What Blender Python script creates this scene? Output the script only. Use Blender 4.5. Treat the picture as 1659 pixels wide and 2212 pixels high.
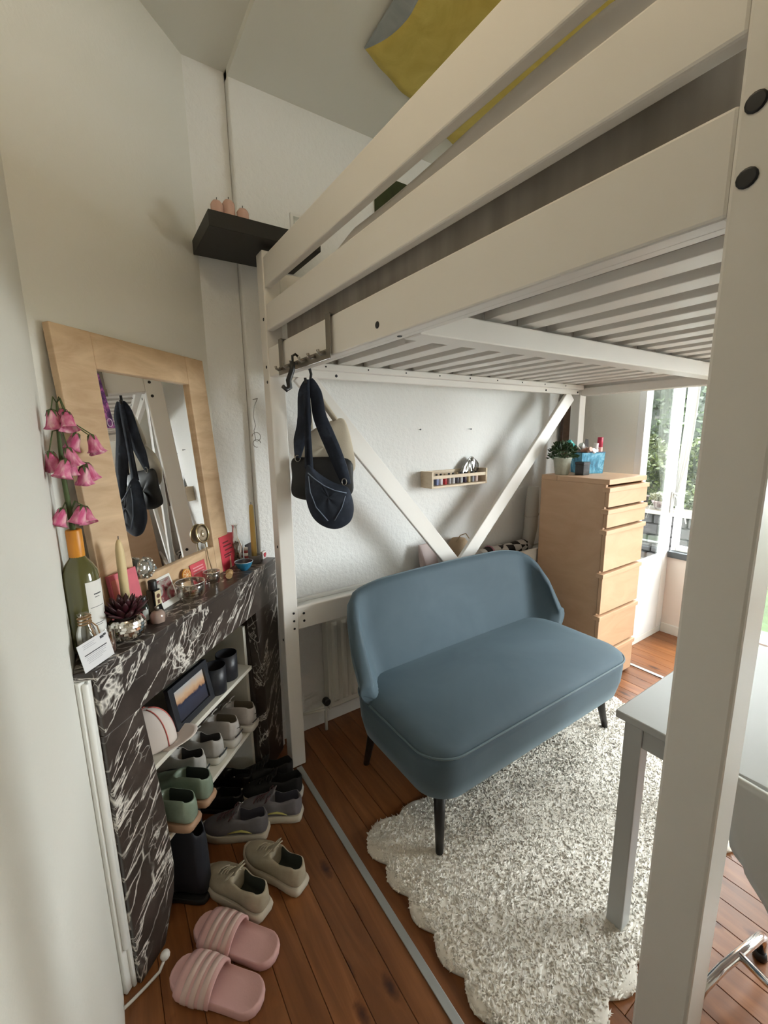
import bpy, bmesh, math, random
from mathutils import Vector, Matrix, Euler
# ---------------------------------------------------------------- clean
for o in list(bpy.data.objects): bpy.data.objects.remove(o, do_unlink=True)
SC = bpy.context.scene
COL = SC.collection
# ---------------------------------------------------------------- camera
cam_d = bpy.data.cameras.new('camera'); cam = bpy.data.objects.new('camera', cam_d); COL.objects.link(cam)
cam_d.sensor_fit = 'HORIZONTAL'; cam_d.sensor_width = 36.0; cam_d.lens = 36.0*921.77/1659.0
cam_d.clip_start = 0.02; cam_d.clip_end = 200
_r = Vector((0.8318985,-0.55472754,-0.01490767)); _u = Vector((0.11243395,0.14218319,0.98343406)); _b = Vector((-0.54341833,-0.81979345,0.18065219))
cam.matrix_world = Matrix(((_r.x,_u.x,_b.x,0),(_r.y,_u.y,_b.y,0),(_r.z,_u.z,_b.z,1.48),(0,0,0,1)))
SC.camera = cam
# ---------------------------------------------------------------- world: bright overcast sky
wd = bpy.data.worlds.new('overcast_sky'); SC.world = wd; wd.use_nodes = True
bg = wd.node_tree.nodes['Background']
bg.inputs[0].default_value = (0.93, 0.97, 1.0, 1); bg.inputs[1].default_value = 24.0
# portals guide the sky light through the window openings
def portal(loc, rot, sx, sy):
    d = bpy.data.lights.new('window_portal', 'AREA'); d.shape = 'RECTANGLE'; d.size = sx; d.size_y = sy
    d.cycles.is_portal = True
    o = bpy.data.objects.new('window_portal', d); o.location = loc; o.rotation_euler = rot; COL.objects.link(o)
portal((3.40, 0.82, 1.25), (0, math.radians(90), 0), 2.36, 0.36)
portal((3.40, -0.59, 1.355), (0, math.radians(90), 0), 1.61, 1.42)  # opening of the added unseen window
portal((3.40, 1.205, 1.56), (0, math.radians(90), 0), 1.88, 0.30)
portal((3.10, 1.41, 1.35), (math.radians(-90), 0, 0), 0.40, 1.7)
# ---------------------------------------------------------------- exposure
vs = SC.view_settings
vs.view_transform = 'Standard'; vs.look = 'None'; vs.gamma = 1.0; vs.use_curve_mapping = False
vs.exposure = 0.5
# ================================================================ helpers
RNG = random.Random(7)
BE = math.radians(44.5); CB, SB = math.cos(BE), math.sin(BE)
def W(u, n, z):
    """chimney wall frame: u along the wall (0 at the corner with the long wall), n out of it, z up"""
    return Vector((0.41+CB*u+SB*n, 1.89+SB*u-CB*n, z))
class MB:
    def __init__(s): s.v = []; s.f = []; s.sm = []; s.mi = []
    def add(s, vs, fs, smooth=False, m=0):
        o = len(s.v); s.v += [Vector(p) for p in vs]
        for f in fs: s.f.append([i+o for i in f]); s.sm.append(smooth); s.mi.append(m)
        return s
    def bx(s, x0, x1, y0, y1, z0, z1, m=0):
        return s.hexa([(x0,y0,z0),(x1,y0,z0),(x1,y1,z0),(x0,y1,z0),(x0,y0,z1),(x1,y0,z1),(x1,y1,z1),(x0,y1,z1)], m)
    def hexa(s, P, m=0):
        return s.add(P, [(0,3,2,1),(4,5,6,7),(0,1,5,4),(1,2,6,5),(2,3,7,6),(3,0,4,7)], False, m)
    def box(s, c, d, rot=None, m=0):
        c = Vector(c); h = Vector(d)/2; P = []
        for z in (-1,1):
            for x,y in ((-1,-1),(1,-1),(1,1),(-1,1)):
                p = Vector((x*h.x,y*h.y,z*h.z))
                if rot is not None: p = rot @ p
                P.append(c+p)
        return s.hexa(P, m)
    def beam(s, a, b, w, t, up=(0,0,1), m=0):
        """box from a to b; w = width along 'up' made orthogonal, t = thickness"""
        a = Vector(a); b = Vector(b); d = (b-a).normalized(); up = Vector(up); up = (up-d*up.dot(d)).normalized(); sd = d.cross(up)
        P = []
        for e in (-1,1):
            for p,k in ((a,-1),(a,1),(b,1),(b,-1)):
                P.append(p+up*(e*w/2)+sd*(k*t/2))
        return s.hexa(P, m)
    def prism(s, poly, vec, m=0):
        n = len(poly); vec = Vector(vec); P = [Vector(p) for p in poly]; Q = [p+vec for p in P]
        fs = [tuple(range(n-1,-1,-1)), tuple(range(n,2*n))]
        for i in range(n): j = (i+1)%n; fs.append((i,j,n+j,n+i))
        return s.add(P+Q, fs, False, m)
    def rings(s, secs, cap=True, closed=True, smooth=True, m=0, loop=False):
        n = len(secs[0]); V = []; F = []
        for r in secs: V += list(r)
        k = len(secs)
        for i in range(k if loop else k-1):
            a = i*n; b = ((i+1)%k)*n
            for j in range(n if closed else n-1):
                jj = (j+1)%n; F.append((a+j,a+jj,b+jj,b+j))
        s.add(V, F, smooth, m)
        if cap and not loop:
            o = len(s.v)-len(V)
            s.f.append([o+i for i in range(n-1,-1,-1)]); s.sm.append(False); s.mi.append(m)
            s.f.append([o+(k-1)*n+i for i in range(n)]); s.sm.append(False); s.mi.append(m)
        return s
    def tube(s, path, r, seg=8, cap=True, loop=False, m=0, flat=1.0):
        P = [Vector(p) for p in path]; n = len(P); secs = []
        up = None
        for i,p in enumerate(P):
            if loop: d = P[(i+1)%n]-P[i-1]
            else: d = P[min(i+1,n-1)]-P[max(i-1,0)]
            if d.length < 1e-9: d = Vector((0,0,1))
            d.normalize()
            if up is None:
                up = Vector((0,0,1)) if abs(d.z) < .9 else Vector((1,0,0))
            up = up-d*up.dot(d)
            if up.length < 1e-6: up = d.orthogonal()
            up.normalize(); sd = d.cross(up)
            rr = r[i] if isinstance(r,(list,tuple)) else r
            secs.append([p+sd*(math.cos(t)*rr)+up*(math.sin(t)*rr*flat) for t in [2*math.pi*k/seg for k in range(seg)]])
        return s.rings(secs, cap and not loop, True, True, m, loop)
    def lathe(s, prof, c=(0,0,0), seg=20, rot=None, cap=True, m=0, fr=None):
        c = Vector(c); secs = []
        for i,(r,z) in enumerate(prof):
            ring = []
            for k in range(seg):
                t = 2*math.pi*k/seg; q = r*(fr(t,i) if fr else 1)
                p = Vector((math.cos(t)*q, math.sin(t)*q, z))
                if rot is not None: p = rot @ p
                ring.append(c+p)
            secs.append(ring)
        return s.rings(secs, cap, True, True, m)
    def grid(s, fn, nu, nv, smooth=True, m=0, loopu=False):
        V = []; F = []
        for i in range(nu):
            for j in range(nv): V.append(Vector(fn(i/(nu-1) if not loopu else i/nu, j/(nv-1))))
        for i in range(nu if loopu else nu-1):
            for j in range(nv-1):
                a = i*nv+j; b = ((i+1)%nu)*nv+j; F.append((a,b,b+1,a+1))
        return s.add(V, F, smooth, m)
    def sphere(s, c, r, seg=14, rg=8, sc=(1,1,1), rot=None, m=0):
        pr = [(max(1e-4,math.sin(math.pi*i/rg))*r, -math.cos(math.pi*i/rg)*r) for i in range(rg+1)]
        c = Vector(c); secs = []
        for (q,z) in pr:
            ring = []
            for k in range(seg):
                t = 2*math.pi*k/seg; p = Vector((math.cos(t)*q*sc[0], math.sin(t)*q*sc[1], z*sc[2]))
                if rot is not None: p = rot @ p
                ring.append(c+p)
            secs.append(ring)
        return s.rings(secs, True, True, True, m)
    def mesh(s, name, mats, off=Vector((0,0,0)), bevel=0, seg=2, fix=True):
        me = bpy.data.meshes.new(name)
        me.from_pydata([tuple(p-off) for p in s.v], [], s.f)
        me.update()
        for i,p in enumerate(me.polygons): p.use_smooth = s.sm[i]; p.material_index = s.mi[i]
        if fix:
            bm = bmesh.new(); bm.from_mesh(me); bmesh.ops.recalc_face_normals(bm, faces=bm.faces); bm.to_mesh(me); bm.free()
        for m in (mats if isinstance(mats,(list,tuple)) else [mats]): me.materials.append(m)
        return me
    def build(s, name, mat, parent=None, bevel=0, seg=2, sub=0, world=True, fix=True, solid=0):
        if parent is None:
            xs=[p.x for p in s.v]; ys=[p.y for p in s.v]; zs=[p.z for p in s.v]
            off = Vector(((min(xs)+max(xs))/2,(min(ys)+max(ys))/2,min(zs)))
        else: off = parent.get('_o') if world else None
        off = Vector(off) if off is not None else Vector((0,0,0))
        me = s.mesh(name, mat, off, fix=fix)
        o = bpy.data.objects.new(name, me); COL.objects.link(o)
        if parent is None: o.location = off; o['_o'] = tuple(off)
        else:
            o.parent = parent; o['_o'] = tuple(off)
        if solid:
            md = o.modifiers.new('solid','SOLIDIFY'); md.thickness = solid; md.offset = 0
        if bevel:
            md = o.modifiers.new('bevel','BEVEL'); md.width = bevel; md.segments = seg; md.limit_method = 'ANGLE'; md.angle_limit = math.radians(40)
            md.harden_normals = False
        if sub:
            md = o.modifiers.new('sub','SUBSURF'); md.levels = sub; md.render_levels = sub
        return o
def tag(o, label=None, cat=None, group=None, kind=None):
    if label: o['label'] = label
    if cat: o['category'] = cat
    if group: o['group'] = group
    if kind: o['kind'] = kind
    return o
def thing(name, label, cat, loc=(0,0,0), rot=(0,0,0), group=None, world=True):
    o = bpy.data.objects.new(name, None); COL.objects.link(o); o.empty_display_size = 0.05
    o.location = loc; o.rotation_euler = rot
    o['_o'] = tuple(loc) if world else (0.0,0.0,0.0)
    return tag(o, label, cat, group)
def struct(mb, name, mat, **k): return tag(mb.build(name, mat, **k), kind='structure')
def copy_tree(o, parent=None):
    c = o.copy(); COL.objects.link(c); c.parent = parent
    for ch in list(o.children): copy_tree(ch, c)
    return c
def share(src, name, parent, loc=(0,0,0), rot=None, sc=None):
    """another object on the same mesh data"""
    o = bpy.data.objects.new(name, src.data); COL.objects.link(o); o.parent = parent; o.location = loc
    if rot is not None: o.rotation_euler = rot
    if sc is not None: o.scale = sc
    for m in src.modifiers:
        if m.type == 'BEVEL':
            n = o.modifiers.new('bevel','BEVEL'); n.width = m.width; n.segments = m.segments; n.limit_method = 'ANGLE'
    return o
def interp(tab,t):
    for i in range(len(tab)-1):
        if t<=tab[i+1][0]:
            a,b=tab[i],tab[i+1]; f=(t-a[0])/(b[0]-a[0]); f=f*f*(3-2*f); return a[1]+(b[1]-a[1])*f
    return tab[-1][1]
# ================================================================ materials
MATS = {}
def nm(name):
    m = bpy.data.materials.new(name); m.use_nodes = True; MATS[name] = m
    return m, m.node_tree, m.node_tree.nodes['Principled BSDF']
def L(t, a, b): t.links.new(a, b)
def node(t, ty, **k):
    n = t.nodes.new(ty)
    for a,v in k.items(): setattr(n, a, v)
    return n
def ramp(t, src, stops):
    r = node(t,'ShaderNodeValToRGB'); cr = r.color_ramp
    while len(cr.elements) > 1: cr.elements.remove(cr.elements[-1])
    cr.elements[0].position = stops[0][0]; cr.elements[0].color = (*stops[0][1],1)
    for p,c in stops[1:]:
        e = cr.elements.new(p); e.color = (*c,1)
    L(t, src, r.inputs[0]); return r.outputs[0]
def noise(t, scale, detail=4, rough=.5, vec=None, dist=0):
    n = node(t,'ShaderNodeTexNoise'); n.inputs['Scale'].default_value = scale; n.inputs['Detail'].default_value = detail
    n.inputs['Roughness'].default_value = rough; n.inputs['Distortion'].default_value = dist
    if vec is not None: L(t, vec, n.inputs['Vector'])
    return n.outputs[0]
def coords(t, scale=(1,1,1), rot=(0,0,0), kind='Object', rnd=0):
    tc = node(t,'ShaderNodeTexCoord'); mp = node(t,'ShaderNodeMapping')
    mp.inputs['Scale'].default_value = scale; mp.inputs['Rotation'].default_value = rot
    if rnd:
        oi = node(t,'ShaderNodeObjectInfo'); mm = node(t,'ShaderNodeVectorMath', operation='SCALE'); cb = node(t,'ShaderNodeCombineXYZ')
        for k in range(3): L(t, oi.outputs['Random'], cb.inputs[k])
        L(t, cb.outputs[0], mm.inputs[0]); mm.inputs['Scale'].default_value = rnd
        ad = node(t,'ShaderNodeVectorMath', operation='ADD'); L(t, tc.outputs[kind], ad.inputs[0]); L(t, mm.outputs[0], ad.inputs[1])
        L(t, ad.outputs[0], mp.inputs['Vector'])
    else: L(t, tc.outputs[kind], mp.inputs['Vector'])
    return mp.outputs[0]
def bump(t, b, h, strength=.2, dist=.002):
    n = node(t,'ShaderNodeBump'); n.inputs['Strength'].default_value = strength; n.inputs['Distance'].default_value = dist
    L(t, h, n.inputs['Height']); L(t, n.outputs[0], b.inputs['Normal'])
def plain(name, col, rough=.5, metal=0, bscale=0, bstr=.2, var=0, vscale=6, sheen=0, coat=0, trans=0, spec=None, bdist=.002):
    m, t, b = nm(name)
    b.inputs['Base Color'].default_value = (*col,1); b.inputs['Roughness'].default_value = rough; b.inputs['Metallic'].default_value = metal
    if sheen: b.inputs['Sheen Weight'].default_value = sheen; b.inputs['Sheen Roughness'].default_value = .4
    if coat: b.inputs['Coat Weight'].default_value = coat
    if trans: b.inputs['Transmission Weight'].default_value = trans
    if spec is not None: b.inputs['Specular IOR Level'].default_value = spec
    if var:
        n = noise(t, vscale, 5, .6, coords(t))
        c = ramp(t, n, [(.3, tuple(x*(1-var) for x in col)), (.7, tuple(min(1,x*(1+var)) for x in col))])
        L(t, c, b.inputs['Base Color'])
    if bscale: bump(t, b, noise(t, bscale, 4, .6, coords(t)), bstr, bdist)
    return m
def wood(name, c0, c1, scale=(3,3,30), rough=.45, rnd=0, contrast=(.35,.65), dist=1.2):
    m, t, b = nm(name)
    v = coords(t, scale, rnd=rnd)
    n = noise(t, 1.0, 6, .6, v, dist)
    L(t, ramp(t, n, [(contrast[0],c0),(contrast[1],c1)]), b.inputs['Base Color'])
    b.inputs['Roughness'].default_value = rough
    bump(t, b, n, .06)
    return m
def glass(name, tint=(1,1,1), body=.0, rough=.02, edge=.55, k=.7):
    """clear glass as see-through plus fresnel-like gloss"""
    m, t, b = nm(name); t.nodes.remove(b); out = t.nodes['Material Output']
    tr = node(t,'ShaderNodeBsdfTransparent'); tr.inputs[0].default_value = (*tint,1)
    gl = node(t,'ShaderNodeBsdfGlossy'); gl.inputs[0].default_value = (1,1,1,1); gl.inputs['Roughness'].default_value = rough
    lw = node(t,'ShaderNodeLayerWeight'); lw.inputs[0].default_value = edge
    mx = node(t,'ShaderNodeMixShader')
    ma = node(t,'ShaderNodeMath', operation='MULTIPLY_ADD'); ma.inputs[1].default_value = k; ma.inputs[2].default_value = .03+body
    L(t, lw.outputs['Fresnel'], ma.inputs[0]); L(t, ma.outputs[0], mx.inputs[0])
    L(t, tr.outputs[0], mx.inputs[1]); L(t, gl.outputs[0], mx.inputs[2]); L(t, mx.outputs[0], out.inputs[0])
    return m
M_WALL = plain('wall_plaster', (.78,.765,.705), .65, bscale=70, bstr=.35, bdist=.003)
M_WALLG = plain('long_wall_plaster', (.85,.845,.83), .6, bscale=42, bstr=.8, bdist=.006)
M_CEIL = plain('ceiling_paint', (.80,.79,.73), .7, bscale=60, bstr=.15)
M_TRIM = plain('white_trim_paint', (.78,.77,.73), .35)
M_BED = plain('white_bed_lacquer', (.80,.765,.72), .38, bscale=25, bstr=.03)
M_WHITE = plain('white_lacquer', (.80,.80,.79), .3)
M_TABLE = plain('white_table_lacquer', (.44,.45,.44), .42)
M_BLACK = plain('black_metal', (.012,.012,.013), .4)
M_BOLT = plain('dark_bolt', (.006,.007,.012), .35)
M_BLACKW = plain('black_shelf_stain', (.010,.009,.008), .5)
M_STEEL = plain('brushed_steel', (.30,.285,.26), .36, 1)
M_CHROME = plain('chrome', (.75,.75,.76), .12, 1)
M_ALU = plain('aluminium_strip', (.42,.43,.42), .45, .6)
M_MIRROR = plain('mirror_silver', (.92,.92,.91), .01, 1)
M_GLASS = glass('clear_glass')
M_PANE = glass('window_pane', (.97,.99,.98), 0, .0, .1, .25)
M_GLASSY = glass('bowl_glass', (.88,.86,.82), .04, .03, .45)
M_PINE = wood('mirror_pine', (.50,.33,.19), (.66,.47,.29), (4,4,14), .5)
M_OAKS = wood('oak_veneer', (.60,.375,.225), (.67,.44,.275), (3,3,9), .45)
M_BOXP = wood('pale_birch', (.66,.52,.36), (.76,.63,.47), (10,10,40), .5)
M_BROWN = wood('dark_brown_board', (.05,.025,.014), (.085,.045,.026), (8,8,30), .5)
def mk_floor():
    m, t, b = nm('pine_floorboards')
    v = coords(t, (9,0.9,9), rnd=37.0)
    g = noise(t, 1.6, 7, .62, v, 1.5)
    oi = node(t,'ShaderNodeObjectInfo')
    base = ramp(t, g, [(.28,(.15,.050,.014)),(.5,(.22,.080,.024)),(.72,(.30,.118,.040))])
    # per-board tone
    tone = ramp(t, oi.outputs['Random'], [(0,(.78,.76,.74)),(1,(1.12,1.1,1.08))])
    mx = node(t,'ShaderNodeMix', data_type='RGBA', blend_type='MULTIPLY'); mx.inputs[0].default_value = 1
    L(t, base, mx.inputs[6]); L(t, tone, mx.inputs[7])
    # knots
    vk = coords(t, (11,4.2,1), rnd=91.0)
    vo = node(t,'ShaderNodeTexVoronoi'); vo.inputs['Scale'].default_value = 1.0; L(t, vk, vo.inputs['Vector'])
    dn = node(t,'ShaderNodeMath', operation='ADD'); L(t, vo.outputs['Distance'], dn.inputs[0])
    nn = noise(t, 60, 3, .6, coords(t)); ms = node(t,'ShaderNodeMath', operation='MULTIPLY_ADD'); ms.inputs[1].default_value=.12; ms.inputs[2].default_value=-.06
    L(t, nn, ms.inputs[0]); L(t, ms.outputs[0], dn.inputs[1])
    kn = ramp(t, dn.outputs[0], [(.06,(.10,.035,.014)),(.12,(.42,.30,.22)),(.2,(1,1,1))])
    m2 = node(t,'ShaderNodeMix', data_type='RGBA', blend_type='MULTIPLY'); m2.inputs[0].default_value = .9
    L(t, mx.outputs[2], m2.inputs[6]); L(t, kn, m2.inputs[7]); L(t, m2.outputs[2], b.inputs['Base Color'])
    b.inputs['Roughness'].default_value = .36
    bump(t, b, g, .05)
    return m
M_FLOOR = mk_floor()
def mk_marble():
    m, t, b = nm('black_veined_marble')
    def vein(scale, rot, stretch, w0, w1, dist):
        v0 = coords(t, (1,1,1), (0,0,-BE))
        m1 = node(t,'ShaderNodeMapping'); m1.inputs['Rotation'].default_value = (0,math.radians(rot),0); L(t, v0, m1.inputs['Vector'])
        m2_ = node(t,'ShaderNodeMapping'); m2_.inputs['Scale'].default_value = stretch; L(t, m1.outputs[0], m2_.inputs['Vector'])
        n = noise(t, scale, 6, .62, m2_.outputs[0], dist)
        s = node(t,'ShaderNodeMath', operation='SUBTRACT'); L(t, n, s.inputs[0]); s.inputs[1].default_value = .5
        a = node(t,'ShaderNodeMath', operation='ABSOLUTE'); L(t, s.outputs[0], a.inputs[0])
        return ramp(t, a.outputs[0], [(0,(1,1,1)),(w0,(.55,.55,.55)),(w1,(0,0,0))])
    def crack(scale, rot, stretch, w0, w1, dn, ds):
        v0 = coords(t, (1,1,1), (0,0,-BE))
        nz = node(t,'ShaderNodeTexNoise'); nz.inputs['Scale'].default_value = dn; nz.inputs['Detail'].default_value = 4; L(t, v0, nz.inputs['Vector'])
        sc = node(t,'ShaderNodeVectorMath', operation='SCALE'); L(t, nz.outputs['Color'], sc.inputs[0]); sc.inputs['Scale'].default_value = ds
        ad = node(t,'ShaderNodeVectorMath', operation='ADD'); L(t, v0, ad.inputs[0]); L(t, sc.outputs[0], ad.inputs[1])
        m1 = node(t,'ShaderNodeMapping'); m1.inputs['Rotation'].default_value = (0,math.radians(rot),0); L(t, ad.outputs[0], m1.inputs['Vector'])
        m2_ = node(t,'ShaderNodeMapping'); m2_.inputs['Scale'].default_value = stretch; L(t, m1.outputs[0], m2_.inputs['Vector'])
        vo = node(t,'ShaderNodeTexVoronoi', feature='DISTANCE_TO_EDGE'); vo.inputs['Scale'].default_value = scale; L(t, m2_.outputs[0], vo.inputs['Vector'])
        return ramp(t, vo.outputs['Distance'], [(0,(1,1,1)),(w0,(.5,.5,.5)),(w1,(0,0,0))])
    v1 = vein(3.2, 44, (.38,1,1.3), .004, .010, .9)
    v2 = crack(11.0, 48, (.45,1,1.2), .016, .034, 9.0, .07)
    v3 = crack(26.0, 35, (.55,1,1.1), .018, .045, 16.0, .05)
    msk = ramp(t, noise(t, 4.5, 3, .5, coords(t)), [(.47,(0,0,0)),(.62,(1,1,1))])
    msk2 = ramp(t, noise(t, 6.5, 3, .5, coords(t,(1,1,1),(1,2,3))), [(.52,(0,0,0)),(.64,(1,1,1))])
    def mul(a, c):
        q = node(t,'ShaderNodeMix', data_type='RGBA', blend_type='MULTIPLY'); q.inputs[0].default_value = 1; L(t,a,q.inputs[6]); L(t,c,q.inputs[7]); return q.outputs[2]
    def add(a, c, f=1):
        q = node(t,'ShaderNodeMix', data_type='RGBA', blend_type='ADD'); q.inputs[0].default_value = f; L(t,a,q.inputs[6]); L(t,c,q.inputs[7]); return q.outputs[2]
    vv = add(add(v1, mul(v2, msk)), mul(v3, msk2), .8)
    dark = ramp(t, noise(t, 7, 6, .65, coords(t)), [(.3,(.026,.019,.016)),(.55,(.052,.039,.033)),(.75,(.10,.080,.068))])
    mx = node(t,'ShaderNodeMix', data_type='RGBA'); bw = node(t,'ShaderNodeRGBToBW'); L(t, vv, bw.inputs[0])
    L(t, bw.outputs[0], mx.inputs[0]); L(t, dark, mx.inputs[6]); mx.inputs[7].default_value = (.68,.64,.58,1)
    L(t, mx.outputs[2], b.inputs['Base Color']); b.inputs['Roughness'].default_value = .28
    return m
M_MARBLE = mk_marble()
def mk_velvet():
    m, t, b = nm('blue_grey_velvet')
    n = noise(t, 3.0, 4, .6, coords(t), .6)
    L(t, ramp(t, n, [(.3,(.056,.090,.115)),(.7,(.074,.112,.140))]), b.inputs['Base Color'])
    b.inputs['Roughness'].default_value = .75; b.inputs['Sheen Weight'].default_value = .40; b.inputs['Sheen Roughness'].default_value = .35
    b.inputs['Sheen Tint'].default_value = (.62,.80,.90,1)
    bump(t, b, noise(t, 260, 2, .5, coords(t)), .12, .001)
    return m
M_VELVET = mk_velvet()
M_PIPING = plain('blue_grey_piping', (.085,.135,.158), .6, sheen=.4)
M_LEG = plain('black_leg_wood', (.012,.011,.011), .4)
M_FIREBOX = plain('sooty_firebox', (.035,.026,.021), .9, bscale=30, bstr=.5, var=.4)
M_SHELFW = plain('cream_shelf_board', (.66,.63,.55), .5)
# ================================================================ structure
YA = 1.86; ZC = 2.80
# floor
fl = struct(MB().bx(-.30,3.5,-1.6,2.05,-.06,-.021), 'floor', plain('subfloor', (.03,.018,.01), .9))
pw = .0895
pl0 = None; x = -.109; k = 0
while x < 3.36-.01:
    segs = [(-1.5,1.895)] if k%3 else ([(-1.5,.05+.6*RNG.random()),(0,1.895)])
    if len(segs) == 2: segs[1] = (segs[0][1]+.0008, 1.895)
    for (a,bb) in segs:
        w = min(pw, 3.36-x)
        q = MB().bx(x+.0006, x+w-.0006, a, bb, -.022, 0)
        p = q.build('plank', M_FLOOR, fl, bevel=.0012, seg=1)
        off = Vector((x, a, 0)); me = p.data
        me.transform(Matrix.Translation(-(off-Vector(fl['_o'])))); p.location = off-Vector(fl['_o'])
    x += pw; k += 1
# ceiling: two fields, the one over the bed lies a little lower
ce = struct(MB().bx(.56,3.5,-1.6,1.95,ZC,ZC+.12).bx(-.2,.56,-1.6,2.1,ZC+.028,ZC+.12), 'ceiling', M_CEIL)
# long wall behind the bed (with its lining that starts beside the corner)
struct(MB().bx(.56,2.90,YA,2.0,0,ZC+.1).bx(.30,.56,1.89,2.0,0,ZC+.1), 'wall_rear', M_WALLG, bevel=.008, seg=3)
# short return and wall that carries the glazed side door
struct(MB().bx(2.83,2.90,1.385,YA,0,ZC).bx(2.83,3.43,1.345,1.415,2.24,ZC), 'wall_return', M_WALL)
struct(MB().bx(-.22,-.105,.27,1.392,0,ZC+.1).bx(-.22,-.105,-1.6,-.75,0,ZC+.1).bx(-.22,-.105,-.75,.27,2.36,ZC+.1), 'wall_left', M_WALL)
# unseen doorway and dark hall, added to cut bounce onto the near post
struct(MB().bx(-1.4,-1.3,-1.2,.7,0,2.4).bx(-1.4,-.22,-1.3,-1.2,0,2.4).bx(-1.4,-.22,.7,.8,0,2.4).bx(-1.4,-.22,-1.3,.8,2.4,2.5).bx(-1.4,-.105,-1.3,.8,-.06,-.001), 'added_hall', plain('added_hall_grey',(.30,.28,.25),.8))
# chimney wall on the diagonal, opening for the fireplace
def uvbox(mb, u0,u1,n0,n1,z0,z1, m=0):
    P = [W(u0,n0,z0),W(u1,n0,z0),W(u1,n1,z0),W(u0,n1,z0)]
    return mb.prism(P, (0,0,z1-z0), m)
cw = MB(); uvbox(cw,-.75,.004,-.08,0,.80,ZC+.1); uvbox(cw,-.75,-.70,-.08,0,0,.80); uvbox(cw,-.10,.004,-.08,0,0,.80)
struct(cw, 'wall_chimney', M_WALL)
fb = MB()
uvbox(fb,-.74,-.70,-.30,.15,0,.80); uvbox(fb,-.10,-.06,-.30,.15,0,.80); uvbox(fb,-.74,-.06,-.33,-.30,0,.80); uvbox(fb,-.74,-.06,-.30,.15,.78,.82)
struct(fb, 'wall_firebox', M_FIREBOX)
struct(MB().bx(-.2,3.5,-1.62,-1.5,0,ZC), 'wall_right', M_WALL)
# window wall: openings for the corner window, the garden door and an added window
ww = MB()
ww.bx(3.36,3.46,-1.6,-1.30,0,ZC); ww.bx(3.36,3.46,.12,.64,0,2.42); ww.bx(3.36,3.46,1.00,1.06,0,2.42); ww.bx(3.36,3.46,1.06,1.37,0,.575); ww.bx(3.36,3.46,.12,1.40,2.42,ZC); ww.bx(3.36,3.46,-1.30,.12,2.16,ZC); ww.bx(3.36,3.46,-1.30,.12,0,.55); ww.bx(3.36,3.46,.64,1.00,0,.08)
struct(ww, 'wall_window', plain('pinkish_wall_paint', (.80,.72,.66), .6))
# skirting
struct(MB().bx(.60,2.83,1.842,YA,0,.095), 'baseboard_rear', M_TRIM, bevel=.003)
struct(MB().bx(3.345,3.36,1.00,1.345,0,.07), 'baseboard_window', M_TRIM, bevel=.003)
# garden door (full height glazed) and corner window in the window wall
def frame_x(name, x0,x1,y0,y1,z0,z1,b,mid=None, pane=True):
    mb = MB(); mb.bx(x0,x1,y0,y0+b,z0,z1); mb.bx(x0,x1,y1-b,y1,z0,z1); mb.bx(x0,x1,y0+b,y1-b,z0,z0+b); mb.bx(x0,x1,y0+b,y1-b,z1-b,z1)
    if mid is not None: mb.bx(x0,x1,mid-b/2,mid+b/2,z0+b,z1-b)
    o = struct(mb, name, M_WHITE, bevel=.004)
    xm = (x0+x1)/2
    cells = [(y0+b,y1-b)] if mid is None else [(y0+b,mid-b/2),(mid+b/2,y1-b)]
    for a,c in cells: MB().bx(xm-.003,xm+.003,a,c,z0+b,z1-b).build('pane', M_PANE, o)
    return o
frame_x('door_1', 3.375,3.425,.64,1.00,.08,2.42,.055)
frame_x('added_window', 3.375,3.425,-1.30,.12,.55,2.16,.06,-.59)  # unseen window, a guess added and sized to balance the daylight
w1 = frame_x('window_1', 3.375,3.425,1.06,1.345,.62,2.42,.035)
MB().bx(3.33,3.44,1.05,1.344,.575,.62).build('window_sill', plain('dark_sill_stone', (.05,.055,.06), .4), w1, bevel=.004)
# glazed side door, plane y
sd = MB(); y0,y1 = 1.347,1.387; xa,xb = 2.845,3.358; za,zb = .045,2.19
sd.bx(xa,xa+.075,y0,y1,za,zb); sd.bx(xb-.085,xb,y0,y1,za,zb); sd.bx(xa+.075,xb-.085,y0,y1,zb-.075,zb); sd.bx(xa+.075,xb-.085,y0,y1,za,.60)
d2 = struct(sd, 'door_2', M_WHITE, bevel=.004)
MB().bx(xa+.075,xb-.085,1.364,1.370,.60,zb-.075).build('pane', M_PANE, d2)
MB().bx(xb-.060,xb-.030,1.337,y0,.90,1.05).build('handle_plate', M_WHITE, d2, bevel=.004)
MB().tube([(xb-.045,1.337,1.04),(xb-.045,1.31,1.04),(xb-.045,1.297,1.03),(xb-.045,1.297,.93),(xb-.045,1.31,.92),(xb-.045,1.337,.92)], .007).build('handle', M_WHITE, d2)
MB().bx(2.829,2.845,1.343,1.387,0,2.24).bx(2.829,3.37,1.347,1.387,2.19,2.24).build('door_frame', M_WHITE, d2, bevel=.003)
MB().bx(2.845,3.358,1.347,1.387,0,.045).build('threshold', M_TRIM, d2, bevel=.003)
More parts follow.
